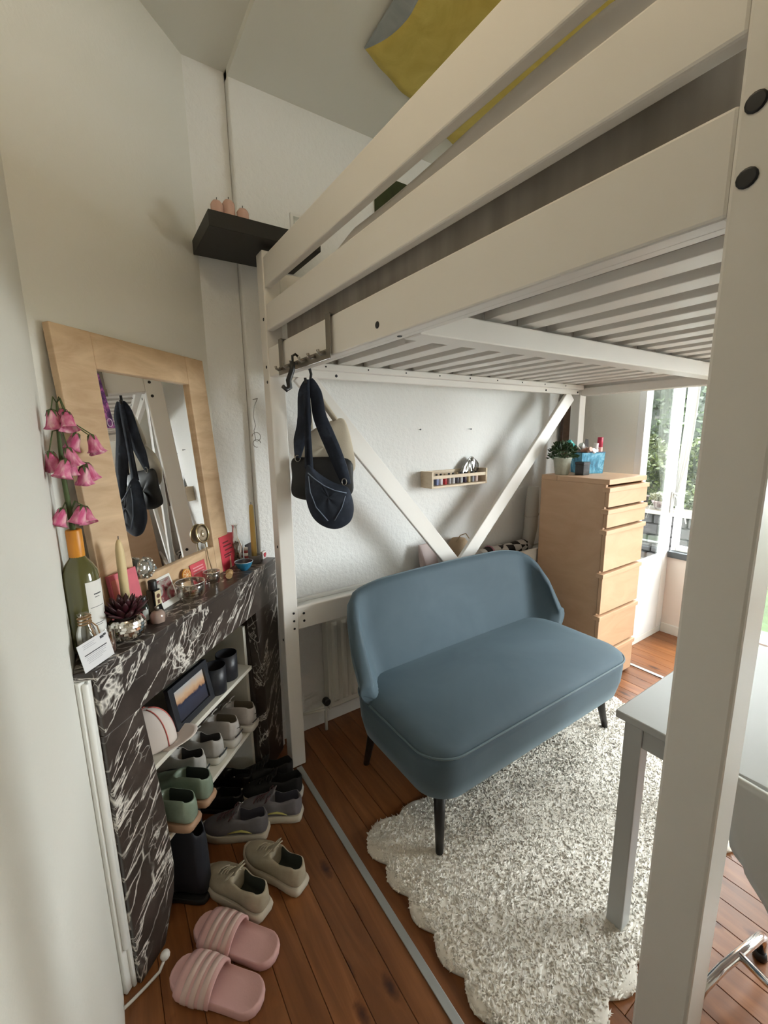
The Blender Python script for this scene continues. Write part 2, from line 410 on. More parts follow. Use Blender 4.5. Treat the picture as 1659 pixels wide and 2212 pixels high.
# ================================================================ loft bed
BX0, BX1 = .572, 2.66; BY0, BY1 = .147, 1.700; PT = .064
bed = thing('loft_bed', 'white lacquered wooden loft bed with V shaped braces above the sofa', 'bed', (.60,.92,0))
def bp(mb, name, mat=M_BED, parent=None, bevel=.004): return mb.build(name, mat, parent or bed, bevel=bevel)
posts = {}
for nme,(px,py) in dict(nl=(BX0,BY1-PT), nr=(BX0,BY0), fl=(BX1-PT,BY1-PT), fr=(BX1-PT,BY0)).items():
    posts[nme] = bp(MB().bx(px,px+PT,py,py+PT,0.004,2.138), 'post')
ya, yb = BY0+PT, BY1-PT
for (z0,z1,th) in ((2.011,2.114,.024),(1.861,1.953,.024),(1.697,1.801,.030)):
    for xs in (BX0+.004, BX1-.004-th):
        bp(MB().bx(xs,xs+th,ya,yb,z0,z1), 'end_rail')
for xs in (BX0+.034, BX1-.034-.024): bp(MB().bx(xs,xs+.024,ya,yb,1.699,1.745), 'end_ledger')
xa_, xb_ = BX0+PT, BX1-PT
for (z0,z1) in ((2.005,2.073),(1.704,1.800)):
    bp(MB().bx(xa_,xb_,1.640,1.664,z0,z1), 'side_rail'); bp(MB().bx(xa_,xb_,BY0+.034,BY0+.058,z0,z1), 'side_rail')
bp(MB().bx(xa_,xb_,1.612,1.640,1.733,1.760), 'side_ledger'); bp(MB().bx(xa_,xb_,BY0+.058,BY0+.086,1.733,1.760), 'side_ledger')
bp(MB().bx(BX0+.058,BX1-.058,.792,.856,1.697,1.752), 'middle_beam')
# slats in two rows either side of the middle beam
SLW, SLP = .066, .1285
i = 0; xs = .732
while xs+SLW < BX1-.06:
    for (a,b_) in ((.824,1.632),(BY0+.062,.822)):
        bp(MB().bx(xs,xs+SLW,a,b_,1.7605,1.783), 'slat', bevel=.002)
    xs += SLP
# lower bar and V braces
bp(MB().bx(xa_,xb_,1.642,1.664,.653,.752), 'lower_bar')
def brace(a, b):
    mb = MB(); mb.beam(a, b, .083, .022, up=(0,1,0) if False else (1,0,0)); return mb
bp(MB().beam((.708,1.653,1.718),(1.548,1.653,.772),.083,.022,up=(1,0,.9)), 'brace')
bp(MB().beam((2.513,1.653,1.700),(1.606,1.653,.772),.083,.022,up=(1,0,-.9)), 'brace')
# bolts
def bolt(c, d, r=.008, p=bed):
    c = Vector(c); d = Vector(d).normalized(); rot = d.to_track_quat('Z','Y').to_matrix()
    MB().lathe([(r,-.002),(r,.0012),(r*.8,.002)], c, 14, rot).build('bolt', M_BOLT, p)
for z in (1.792,1.726): bolt((BX0,.196,z),(-1,0,0),.0095)
for z in (1.905,1.735,1.68,1.03,.62): bolt((BX0,1.655,z),(-1,0,0),.006)
bolt((BX0+.004,.885,1.729),(-1,0,0),.008)
for xx,z in ((.617,.735),(.617,.70),(.617,.665)): bolt((xx,1.636,z),(0,-1,0),.005)
for xx in (.655,.656):
    for z in (.72,.685): pass
for xx,z in ((.665,.722),(.665,.688),(1.53,.70),(1.56,.712),(1.64,.70),(1.67,.712)): bolt((xx,1.642,z),(0,-1,0),.0055)
for k in range(9): bolt((.80+.2*k,1.612,1.747),(0,-1,0),.0035)
for xx in (.86,2.25,2.57): bolt((xx,1.640,1.718),(0,-1,0),.006)
bolt((2.628,1.60,1.745),(-1,0,0),.006); bolt((.60,.83,1.697),(0,0,-1),.006)
# mattress, duvet
def mk_matt():
    m,t,b = nm('grey_mattress_ticking')
    n = noise(t, 1.0, 3, .5, coords(t,(14,14,.6)))
    L(t, ramp(t,n,[(.35,(.30,.268,.235)),(.65,(.42,.38,.335))]), b.inputs['Base Color']); b.inputs['Roughness'].default_value=.9
    bump(t,b,n,.6,.01); return m
def rbox(x0,x1,y0,y1,z0,z1,fn=None,nx=30,ny=24):
    """closed cushion like box whose top is displaced by fn"""
    mb = MB(); V=[]; F=[]
    for i in range(nx+1):
        for j in range(ny+1):
            u,v = i/nx,j/ny; V.append((x0+(x1-x0)*u, y0+(y1-y0)*v, z1+(fn(u,v) if fn else 0)))
    for i in range(nx):
        for j in range(ny): a=i*(ny+1)+j; F.append((a,a+ny+1,a+ny+2,a+1))
    o=len(V); per=[i*(ny+1) for i in range(nx+1)]+[nx*(ny+1)+j for j in range(1,ny+1)]+[i*(ny+1)+ny for i in range(nx-1,-1,-1)]+[j for j in range(ny-1,0,-1)]
    for p in per: V.append((V[p][0],V[p][1],z0))
    n=len(per)
    for k in range(n): F.append((per[k],per[(k+1)%n],o+(k+1)%n,o+k))
    F.append(tuple(o+k for k in range(n)))
    mb.add(V,F,True); return mb
mt = rbox(.634,2.60,.235,1.60,1.780,1.945).build('mattress', mk_matt(), None, bevel=.02, seg=3)
tag(mt, 'grey mattress lying on the slats of the white loft bed', 'mattress')
def dedge(y):
    return 2.016+.010*math.sin(5*y)-.070*max(0,min(1,(y-1.06)/.25))**1.2
dm = MB()
def dsurf(u,v):
    y = .25+1.33*v; x = .626+1.72*u
    k = min(1,u*9); z = dedge(y)*(1-k)+(2.035+.014*math.sin(7*v+5*u)+.010*math.sin(15*v-4*u))*k
    e = min(1,min(v,1-v)*9); e2 = min(1,(1-u)*12)
    return (x,y,1.955+(z-1.955)*math.sin(e*math.pi/2)*math.sin(e2*math.pi/2))
dm.grid(dsurf, 60, 60)
def drop(u,v):
    p = dsurf(0,v); low = 1.948-.028*math.exp(-((v-.02)/.10)**2)+.006*math.sin(13*v)+.005*math.sin(31*v+1)
    return (p[0]-.006*math.sin(u*3.1)-.003*math.sin(9*v+2*u), p[1], p[2]+(low-p[2])*u)
dm.grid(drop, 10, 60)
du = dm.build('duvet', plain('white_bed_linen', (.70,.66,.63), .9, bscale=12, bstr=.3), None, solid=.006)
tag(du, 'rumpled white bed cover on the grey mattress of the loft bed', 'bed cover')
# ================================================================ marble fireplace
fp = thing('marble_fireplace', 'black marble fireplace surround with white veins and shoes stored inside', 'fireplace', tuple(W(-.4,.1,0)), world=True)
def uvp(mb, pts, z0, z1): return mb.prism([W(u,n,z0) for u,n in pts], (0,0,z1-z0))
FN = .200
uvp(MB(), [(-.862,FN+.006),(-.886,.166),(-.712,.004),(-.003,.004),(.040,.083),(.078,.128),(.085,FN+.006)], .922, .944).build('mantel_slab', M_MARBLE, fp, bevel=.004)
def jamb(poly, n0, n1):
    mb = MB(); mb.prism([W(u,n0,z) for u,z in poly], Vector(W(0,n1,0))-Vector(W(0,n0,0))); return mb
jamb([(-.857,.765),(-.857,.922),(.082,.922),(.082,.765)], .150, FN).build('lintel', M_MARBLE, fp, bevel=.003)
jamb([(-.857,.0),(-.76,.0),(-.705,.12),(-.692,.20),(-.700,.42),(-.736,.765),(-.857,.765)], .150, FN-.003).build('jamb', M_MARBLE, fp, bevel=.003)
jamb([(-.112,.765),(-.085,.40),(-.085,0),(.055,0),(.082,.765)], .150, FN-.003).build('jamb', M_MARBLE, fp, bevel=.003)
# white mouldings that close the gaps between surround and walls
tr = MB(); uvbox(tr,-.886,-.866,.13,.178,0,.921); uvbox(tr,-.868,-.8575,.13,.186,0,.921)
tr.tube([W(-.872,.182,.14),W(-.872,.182,.915)], .008, 10)
struct(tr, 'trim_1', M_TRIM, bevel=.003)
t2 = MB(); uvbox(t2,.056,.083,.13,.190,0,.764); uvbox(t2,.083,.125,.10,.165,0,.92)
struct(t2, 'trim_2', M_TRIM, bevel=.003)
# shelves inside the opening
sh = thing('shoe_shelf', 'cream shelf unit with two boards inside the marble fireplace', 'shelf', tuple(W(-.4,.05,0)))
Z1, Z2 = .533, .290
for (zt,na,u0,u1) in ((Z1,.168,-.690,-.125),(Z2,.185,-.685,-.125)):
    uvbox(MB(),u0,u1,-.22,na,zt-.016,zt).build('shelf_board', M_SHELFW, sh, bevel=.002)
uvbox(MB(),-.125,-.107,-.22,.14,0,.70).build('side_panel', M_SHELFW, sh, bevel=.002)
uvbox(MB(),-.70,-.690,-.22,.12,0,.70).build('side_panel', M_SHELFW, sh, bevel=.002)
# ================================================================ floor strips under the bed ends
for xs,lab in ((.600,'grey metal floor strip between the shoes and the rug'),(2.695,'grey metal floor strip beside the foot of the chest of drawers')):
    o = MB().bx(xs-.0125,xs+.0125,.215 if xs<1 else -.3,1.632 if xs<1 else 1.80,.0005,.005).build('floor_strip', M_ALU, None, bevel=.0015)
    tag(o, lab, 'floor strip')
# ================================================================ mirror
RU = (0,0,BE)
mir = thing('mirror', 'wall mirror in a wide pale pine frame leaning on the mantel', 'mirror', tuple(W(-.388,.088,.9445)), world=False)
tilt = math.atan2(.055,.81); mir.rotation_euler = (-tilt,0,BE)
w2,hh,fw = .308,.822,.118
fr = MB()
fr.bx(-w2,-w2+fw,-.0,.022,0,hh); fr.build('frame_board', M_PINE, mir, bevel=.003, world=False)
MB().bx(w2-fw*.88,w2,0,.022,0,hh).build('frame_board', M_PINE, mir, bevel=.003, world=False)
MB().bx(-w2+fw,w2-fw*.88,.0004,.022,hh-.098,hh).build('frame_board', M_PINE, mir, bevel=.003, world=False)
MB().bx(-w2+fw,w2-fw*.88,.0004,.022,0,.115).build('frame_board', M_PINE, mir, bevel=.003, world=False)
MB().bx(-w2+fw-.004,w2-fw*.88+.004,.014,.018,.111,hh-.094).build('mirror_glass', M_MIRROR, mir, world=False)
def mk_purple():
    m,t,b = nm('purple_print')
    n = noise(t, 55, 4, .7, coords(t)); 
    L(t, ramp(t,n,[(.35,(.02,.006,.03)),(.5,(.10,.02,.12)),(.62,(.42,.12,.28)),(.72,(.55,.3,.45))]), b.inputs['Base Color']); b.inputs['Roughness'].default_value=.3; return m
pk = thing('incense_packet', 'narrow purple printed packet tucked inside the left edge of the mirror frame', 'packet', tuple(W(-.388,.088,.9445)), world=False)
pk.rotation_euler = (-tilt,0,BE)
MB().add([(-.192,.0125,.715),(-.176,.0125,.715),(-.152,.0125,.565),(-.186,.0125,.565),(-.192,.0105,.715),(-.176,.0105,.715),(-.152,.0105,.565),(-.186,.0105,.565)],
   [(0,1,2,3),(7,6,5,4),(0,4,5,1),(1,5,6,2),(2,6,7,3),(3,7,4,0)]).build('sleeve', mk_purple(), pk, world=False)
MB().tube([(-.170+.009*math.cos(a),.0098,.580+.011*math.sin(a)) for a in [i*2*math.pi/18 for i in range(18)]], .0014, 6, loop=True).build('print_ring', plain('ring_print',(.55,.45,.55),.4), pk, world=False)
# ================================================================ black wall shelf with candles above the post
bs = MB().bx(.386,.785,1.586,1.859,2.155,2.205).build('wall_shelf', M_BLACKW, None, bevel=.002)
tag(bs, 'black floating shelf on the wall above the left bed post', 'shelf')
M_PINKC = plain('pink_candle_wax', (.62,.40,.33), .55)
for (xx,yy,h,lab) in ((.428,1.635,.050,'pink ribbed candle at the left end of the black wall shelf'),(.470,1.645,.066,'tallest pink ribbed candle on the black wall shelf'),(.514,1.635,.046,'pink ribbed candle nearest the bed post on the black wall shelf')):
    t = thing('pillar_candle', lab, 'candle', (xx,yy,2.2055), group='pink candles on the black shelf')
    MB().lathe([(.019,0),(.02,.004),(.02,h-.01),(.012,h),(.002,h-.002)], (xx,yy,2.2055), 20, fr=lambda a,i:1+.06*math.cos(7*a)).build('wax', M_PINKC, t)
    MB().tube([(xx,yy,2.2055+h-.004),(xx+.001,yy,2.2055+h+.012)], .0012, 6).build('wick', M_BLACK, t)
t = thing('photo_frame', 'small white photo frame on the right end of the black wall shelf', 'photo frame', (.745,1.68,2.2055))
MB().bx(.70,.79,1.66,1.672,2.2055,2.30).build('frame', M_WHITE, t, bevel=.002)
MB().bx(.712,.778,1.6588,1.6602,2.218,2.288).build('photo', plain('pale_photo', (.5,.52,.5), .4, var=.5, vscale=30), t)
# hanging wire hooks on the lining edge
t = thing('wire_hook', 'thin wire S hooks hanging on the wall beside the bed post', 'hook', (.556,1.80,1.44))
def spath(c, r, s=1): return [(c[0]+s*r*math.cos(a), c[1], c[2]+r*math.sin(a)) for a in [math.radians(-100+i*25) for i in range(12)]]
MB().tube([(.575,1.80,1.63),(.56,1.80,1.60),(.553,1.80,1.56),(.560,1.80,1.52),(.552,1.80,1.50)]+spath((.56,1.80,1.475),.018), .0016, 6).build('wire', M_STEEL, t)
MB().tube(spath((.560,1.798,1.448),.016,-1), .0016, 6).build('wire', M_STEEL, t)
MB().tube([(.575,1.80,1.63),(.575,1.862,1.63)], .002, 6).build('nail', M_STEEL, t)
# ================================================================ ceiling tapestry and wall print
def mk_cloth(name, c0, c1):
    m,t,b = nm(name); n = noise(t, 9, 4, .6, coords(t), 1)
    L(t, ramp(t,n,[(.3,c0),(.7,c1)]), b.inputs['Base Color']); b.inputs['Roughness'].default_value=.9
    bump(t,b,noise(t,300,2,.5,coords(t)),.2,.001); return m
tp = thing('ceiling_tapestry', 'yellow and grey blue cloth pinned to the ceiling above the bed', 'tapestry', (1.5,1.3,2.70))
A,B_,C_,D_ = Vector((.925,1.475,0)),Vector((1.86,1.79,0)),Vector((2.20,.62,0)),Vector((.86,.50,0))
def tz(u,v): return ZC-.008-.050*math.sin(math.pi*u)*math.sin(math.pi*v)-.010*math.sin(9*u+4*v)**2-.006*math.sin(21*u)**2
def tsurf(u,v):
    p = (A*(1-u)+B_*u)*(1-v)+(D_*(1-u)+C_*u)*v; return (p.x,p.y,tz(u,v))
def gl(v): return 0.005+.055*min(1,v/.22)**.8+.01*math.sin(14*v)
MB().grid(lambda u,v: tsurf(gl(v)+(1-gl(v))*u,v), 40, 40).build('yellow_field', mk_cloth('yellow_cloth',(.56,.43,.09),(.70,.57,.15)), tp, solid=.002)
MB().grid(lambda u,v: tsurf(gl(v)*u,v), 8, 40).build('grey_field', mk_cloth('grey_blue_cloth',(.30,.34,.36),(.42,.45,.46)), tp, solid=.002)
po = thing('wall_print', 'dark green and yellow print on the long wall above the bed', 'picture', (1.33,1.852,2.40))
MB().bx(1.205,1.46,1.853,1.8595,2.36,2.66).build('print_green', mk_cloth('dark_green_print',(.022,.028,.008),(.05,.06,.018)), po)
MB().bx(1.395,1.46,1.851,1.853,2.36,2.66).build('print_yellow', mk_cloth('yellow_print',(.40,.34,.06),(.5,.44,.1)), po)
# ================================================================ sofa
so = thing('loveseat', 'blue grey velvet two seat sofa with curved back and black tapered legs', 'sofa', (1.40,1.18,0))
SX0,SX1,SY0,SY1 = .775,1.985,.893,1.46
def rrect(x0,x1,y0,y1,rf,rb,n=8):
    P=[]
    for (cx,cy,r,a0) in ((x1-rf,y0+rf,rf,-90),(x1-rb,y1-rb,rb,0),(x0+rb,y1-rb,rb,90),(x0+rf,y0+rf,rf,180)):
        for i in range(n+1):
            a=math.radians(a0+90*i/n); P.append((cx+r*math.cos(a), cy+r*math.sin(a)))
    # densify straight sides
    Q=[]
    for i,p in enumerate(P):
        q=P[(i+1)%len(P)]; Q.append(p); d=math.hypot(q[0]-p[0],q[1]-p[1]); k=int(d/.06)
        for j in range(1,k): Q.append((p[0]+(q[0]-p[0])*j/k,p[1]+(q[1]-p[1])*j/k))
    return Q
body = rrect(SX0,SX1,SY0,SY1,.12,.12)
cxs,cys = (SX0+SX1)/2,(SY0+SY1)/2
def ring(off,z,bow=0):
    R=[]
    for (x,y) in body:
        dx,dy = x-cxs,y-cys; s=1-off/ .605; sy=1-off/.283
        R.append(Vector((cxs+dx*s, cys+dy*sy, z+bow*(1-(dx/.605)**2*.6))))
    return R
base = MB(); base.rings([ring(.060,.245),ring(.035,.249),ring(.018,.262),ring(.004,.33),ring(0,.40),ring(.001,.436)],cap=True)
base.build('base', M_VELVET, so)
seat = MB(); secs=[ring(.001,.437),ring(.004,.448),ring(.018,.459,.003),ring(.05,.468,.006),ring(.10,.474,.010),ring(.17,.478,.012),ring(.24,.480,.013),ring(.27,.4805,.013),ring(.2825,.4805,.013)]
seat.rings(secs,cap=False); so_=seat.build('seat', M_VELVET, so)
_bm=bmesh.new(); _bm.from_mesh(so_.data); bmesh.ops.remove_doubles(_bm,verts=_bm.verts,dist=.0012); bmesh.ops.recalc_face_normals(_bm,faces=_bm.faces); _bm.to_mesh(so_.data); _bm.free()
MB().tube([p+Vector((0,0,.0)) for p in ring(-.0025,.4365)], .0038, 6, loop=True).build('piping', M_PIPING, so)
# curved back: plan curve with short wings, height falling at the wings
def back_pt(s, t, side):
    # s -1..1 along, t 0..1 up, side 0 inner .. 1 outer
    a = abs(s); sg = 1 if s>0 else -1
    hw = .530+.062*math.sin(min(1,t*1.15)*math.pi*.55)
    if a < .80: x = hw*.86*a/.80; y = 1.395-.0*a
    else:
        k=(a-.80)/.20; x = hw*.86+ (hw*.14)*math.sin(k*math.pi/2); y = 1.395-.115*(1-math.cos(k*math.pi/2))
    top = .838-.018*a*a-.055*max(0,(a-.55)/.45)**2
    if a > .80: top -= .24*((a-.80)/.20)**3
    z0 = .415
    z = z0+(top-z0)*t
    lean = .115*((z-.42)/.40)
    flare = .030*((z-.42)/.40)
    x = x*(1+flare*.4)
    # thickness outward
    th = .070*(1-.25*t)
    nx,ny = 0,1
    if a>.80:
        k=(a-.80)/.20; an=k*math.pi/2*.85; nx,ny=math.sin(an),math.cos(an)
    off = th*side
    return Vector((cxs+.012+sg*(x+nx*off), y+ny*off+lean*(1-.35*max(0,(a-.8)/.2)), z))
bk = MB(); NS=49; secs=[]
for i in range(NS):
    s=-1+2*i/(NS-1); r=[]
    inner=[back_pt(s,t,0) for t in [0,.15,.3,.45,.6,.75,.88,.96]]
    tp_=back_pt(s,1,.25); tp2=back_pt(s,1,.75); tp_.z+=.006; tp2.z+=.006
    outer=[back_pt(s,t,1) for t in [.96,.88,.7,.5,.25,0]]
    secs.append(inner+[tp_,tp2]+outer)
# rounded ends: pull end caps
def shrink(r, f, dx):
    c=sum(r,Vector())/len(r); return [c+(p-c)*f+Vector((dx,-.006,0)) for p in r]
secs=[shrink(secs[0],.55,-.022),shrink(secs[0],.86,-.014)]+secs+[shrink(secs[-1],.86,.014),shrink(secs[-1],.55,.022)]
bk.rings(secs,cap=True); bk.build('backrest', M_VELVET, so)
def leg(fx,fy,tx,ty):
    MB().tube([(fx,fy,.0225 if fx<1.0 and fy<1.2 else .0225 if fy<1.2 else .001),(fx+(tx-fx)*.5,fy+(ty-fy)*.5,.125),(tx,ty,.262)],[.0135,.018,.0235],14).build('leg', M_LEG, so)
leg(.846,.955,.875,.99); leg(1.958,.985,1.915,1.01); leg(.862,1.478,.885,1.43); leg(1.93,1.478,1.90,1.43)
# ================================================================ rug
def rug_outline():
    x0,x1,y0,y1=.672,2.235,.405,1.165; P=[]
    def side(a,b,n,nrm):
        for i in range(n*10):
            f=i/(n*10); w=abs(math.sin(math.pi*n*f)); am=.030*w-.006
            P.append((a[0]+(b[0]-a[0])*f+nrm[0]*am, a[1]+(b[1]-a[1])*f+nrm[1]*am))
    side((x0,y1),(x0,y0),6,(-1,0)); side((x0,y0),(x1,y0),11,(0,-1)); side((x1,y0),(x1,y1),6,(1,0)); side((x1,y1),(x0,y1),11,(0,1))
    # round the corners a little
    return P
ro = rug_outline(); rc=(1.45,.785)
def inrug(x,y):
    c=False; n=len(ro); j=n-1
    for i in range(n):
        (xi,yi),(xj,yj)=ro[i],ro[j]
        if (yi>y)!=(yj>y) and x<(xj-xi)*(y-yi)/(yj-yi)+xi: c=not c
        j=i
    return c
M_RUG = plain('cream_shag', (.80,.745,.66), .95, bscale=70, bstr=.12, var=.03, vscale=40)
M_PILE = plain('cream_pile', (.84,.785,.70), .95, var=.06, vscale=25)
rug = thing('shag_rug', 'cream shag rug with scalloped edge under the sofa and table', 'rug', (1.45,.785,0))
mb = MB(); rr=[]
for (f,z) in ((1.0,.001),(1.0,.010),(.985,.018),(.95,.021),(.7,.022),(.3,.022),(.02,.022)):
    rr.append([Vector((rc[0]+(x-rc[0])*f, rc[1]+(y-rc[1])*f, z)) for x,y in ro])
mb.rings(rr,cap=True); mb.build('rug_base', M_RUG, rug)
pile = MB(); V=[]; F=[]; R2=random.Random(3)
# short leaning tufts, each a small closed spike that rises out of the base
tuft=0
while tuft < 42000:
    x=R2.uniform(.64,2.27); y=R2.uniform(.37,1.20)
    if not inrug(x,y): continue
    h=R2.uniform(.005,.011); a=R2.uniform(0,6.283); w=R2.uniform(.004,.0075); ln=R2.uniform(.002,.016); b_=R2.uniform(0,6.283)
    ex=min(1,max(0,min(x-.65,2.25-x,y-.385,1.185-y)/.03)); z=.006+.013*ex
    o=len(V)
    for k in range(3):
        q=a+2.094*k; V.append((x+w*math.cos(q),y+w*math.sin(q),z))
    V.append((x+ln*math.cos(b_),y+ln*math.sin(b_),z+h))
    F+= [(o,o+1,o+3),(o+1,o+2,o+3),(o+2,o,o+3)]; tuft+=1
pile.add(V,F,True); tag(pile.build('pile', M_PILE, rug, fix=False), kind='stuff')
# ================================================================ chest of drawers
dr = thing('chest_of_drawers', 'tall narrow oak veneer chest of six drawers under the loft bed', 'chest of drawers', (2.435,1.42,0))
dx0,dx1,dy0,dy1,dh = 2.235,2.632,1.205,1.628,1.222
def ob(mb,n,p=None,bv=.002): return mb.build(n, M_OAKS, p or dr, bevel=bv)
ob(MB().bx(dx0,dx0+.02,dy0+.022,dy1,.004,dh-.028),'side_panel'); ob(MB().bx(dx1-.02,dx1,dy0+.022,dy1,.004,dh-.028),'side_panel')
ob(MB().bx(dx0+.02,dx1-.02,dy1-.012,dy1,.004,dh-.028),'back_panel')
ob(MB().bx(dx0,dx1,dy0+.004,dy1-.105,dh-.028,dh),'top_panel'); ob(MB().bx(dx0,dx1,dy1-.103,dy1,dh-.028,dh),'top_lid')
ob(MB().bx(dx0+.02,dx1-.02,dy0+.026,dy1-.012,.05,.066),'bottom_panel')
zs=[1.186,1.068,.955,.710,.462,.222,.012]
for k in range(6):
    zt,zb = zs[k],zs[k+1]
    d = ob(MB().bx(dx0-.006,dx1+.004,dy0-.002,dy0+.018,zb+.006,zt-.030),'drawer_front')
    ob(MB().bx(dx0-.020,dx1+.004,dy0-.012,dy0+.030,zt-.0295,zt-.006),'grip_strip',d,.0015)
# ---- things on the chest
M_LEAFD = plain('dark_leaf', (.035,.075,.022), .45, var=.5, vscale=60)
M_POTC = plain('pale_green_pot', (.52,.54,.45), .5, var=.12, vscale=40)
def leafcard(mb, c, d, l, w, rnd):
    d=Vector(d).normalized(); s=d.cross(Vector((rnd.uniform(-1,1),rnd.uniform(-1,1),rnd.uniform(-1,1)))).normalized(); c=Vector(c)
    n=d.cross(s)*l*.15
    mb.add([c, c+d*l*.5+s*w+n, c+d*l, c+d*l*.5-s*w+n],[(0,1,2),(0,2,3)],True)
px,py = 2.315,1.548; zt=dh+.0005
t = thing('potted_plant', 'leafy plant in a pale green pot on the chest of drawers', 'plant', (px,py,zt))
MB().lathe([(.036,0),(.038,.003),(.052,.094),(.055,.096),(.055,.102),(.050,.102),(.046,.085),(.004,.084)], (px,py,zt), 24).build('pot', M_POTC, t)
fo=MB(); R3=random.Random(11)
for i in range(420):
    a=R3.uniform(0,6.283); el=R3.uniform(-.25,1.4); r=R3.uniform(.25,1)**.5
    d=Vector((math.cos(a)*math.cos(el),math.sin(a)*math.cos(el),math.sin(el)))
    c=Vector((px,py,zt+.115))+Vector((d.x*.078*r,d.y*.078*r,d.z*.075*r))
    leafcard(fo,c,d+Vector((R3.uniform(-.7,.7),R3.uniform(-.7,.7),R3.uniform(-.3,.7))),R3.uniform(.016,.028),R3.uniform(.005,.009),R3)
tag(fo.build('foliage', M_LEAFD, t, fix=False), kind='stuff')
st=MB()
for i in range(12):
    a=i*.52; st.tube([(px,py,zt+.082),(px+.03*math.cos(a),py+.03*math.sin(a),zt+.13),(px+.055*math.cos(a),py+.055*math.sin(a),zt+.17)],.0016,5)
st.build('stems', plain('stem_green',(.06,.09,.03),.6), t)
# woven blue basket with cosmetics
bx_,by_ = 2.520,1.515
def mk_blue():
    m,tt,b=nm('blue_bag_print'); n=noise(tt,22,4,.6,coords(tt,(1,1,.6)),1.5)
    L(tt, ramp(tt,n,[(.34,(.035,.16,.30)),(.5,(.10,.42,.66)),(.66,(.35,.70,.85))]), b.inputs['Base Color']); b.inputs['Roughness'].default_value=.45; return m
t = thing('storage_basket', 'blue patterned open basket of toiletries on the chest of drawers', 'basket', (bx_,by_,zt))
q=.30; ca,sa=math.cos(-.5),math.sin(-.5)
def bq(u,v,z): return Vector((bx_+ca*u-sa*v, by_+sa*u+ca*v, zt+z))
def quadbox(mb,u0,u1,v0,v1,z0,z1,fl=.0):
    k=1+fl
    mb.hexa([bq(u0,v0,z0),bq(u1,v0,z0),bq(u1,v1,z0),bq(u0,v1,z0),bq(u0*k,v0*k,z1),bq(u1*k,v0*k,z1),bq(u1*k,v1*k,z1),bq(u0*k,v1*k,z1)]); return mb
bm_=MB(); quadbox(bm_,-.068,.068,-.062,-.059,0,.128,.08); quadbox(bm_,-.068,.068,.059,.062,0,.128,.08); quadbox(bm_,-.068,-.065,-.062,.062,0,.128,.08); quadbox(bm_,.065,.068,-.062,.062,0,.128,.08); quadbox(bm_,-.068,.068,-.062,.062,0,.004)
bm_.build('basket_body', mk_blue(), t)
MB().tube([bq(-.073,-.067,.128),bq(.073,-.067,.128),bq(.073,.067,.128),bq(-.073,.067,.128)],.003,6,loop=True).build('rim', plain('navy_rim',(.03,.05,.09),.5), t)
def bottle(name,label,cat,base,axis,r,l,col,capcol,capl=.3,grp=None,neck=.85):
    base=Vector(base); ax=Vector(axis).normalized(); rot=ax.to_track_quat('Z','Y').to_matrix()
    t=thing(name,label,cat,tuple(base),group=grp)
    MB().lathe([(r*.9,0),(r,.003),(r,l*(1-capl)-.004),(r*.9,l*(1-capl))],base,16,rot).build('body',plain(name+'_body_%d'%len(MATS),col,.35),t)
    MB().lathe([(r*neck,0),(r*neck,l*capl-.003),(r*neck*.9,l*capl)],base+ax*(l*(1-capl)),16,rot).build('cap',plain(name+'_cap_%d'%len(MATS),capcol,.35),t)
    return t
G='toiletries in the blue basket'
bottle('spray_can','turquoise capped can leaning out of the blue basket','can',bq(.0,.03,0.080),(-.62,.25,.62),.021,.165,(.62,.58,.52),(.05,.45,.43),.36,G)
bottle('lotion_bottle','white and grey bottle lying across the blue basket','bottle',bq(.035,.02,0.085),(-.62,.1,.60),.019,.13,(.45,.50,.52),(.86,.86,.86),.25,G)
bottle('deodorant_stick','crimson topped deodorant upright in the right of the blue basket','deodorant',bq(.052,-.035,0.042),(0.03,0,1),.0165,.175,(.75,.35,.30),(.48,.02,.07),.34,G,.97)
bottle('round_jar','white capped jar at the front of the blue basket','jar',bq(-.005,-.042,0.125),(-.1,-.8,.45),.020,.03,(.75,.74,.76),(.82,.80,.86),.4,G)
bottle('small_bottle','white small bottle between jar and crimson deodorant','bottle',bq(.022,-.038,0.042),(0,-.05,1),.016,.14,(.8,.8,.8),(.84,.84,.84),.25,G)
bottle('cream_tube','coral coloured tube lying at the left of the blue basket','tube',bq(-.045,-.02,0.130),(-.2,-.7,.2),.017,.07,(.62,.30,.22),(.66,.36,.28),.3,G)
t=thing('comb_card','dark brown pointed card behind the toiletries in the basket','card',tuple(bq(.03,.045,0.040)))
MB().prism([bq(-.012,.052,0.040),bq(.045,.052,0.040),bq(.030,.052,0.202),bq(.012,.052,0.208)],bq(0,.002,0)-bq(0,0,0)).build('card',plain('brown_card',(.06,.045,.04),.6),t)
# black cube box
t=thing('black_box','small black glossy box between plant pot and blue basket','box',(2.372,1.452,zt))
MB().bx(2.340,2.404,1.425,1.479,zt,zt+.072).build('box_body',plain('gloss_black',(.012,.013,.018),.2),t,bevel=.003)
MB().bx(2.338,2.406,1.423,1.481,zt+.060,zt+.078).build('lid',plain('gloss_black_lid',(.016,.016,.022),.2),t,bevel=.003)
# ================================================================ brown board beside the return wall
o=MB().bx(2.70,2.82,1.815,1.835,.002,1.74).build('brown_board', M_BROWN, None, bevel=.003)
tag(o,'dark brown wooden board standing against the wall behind the far bed post','board')
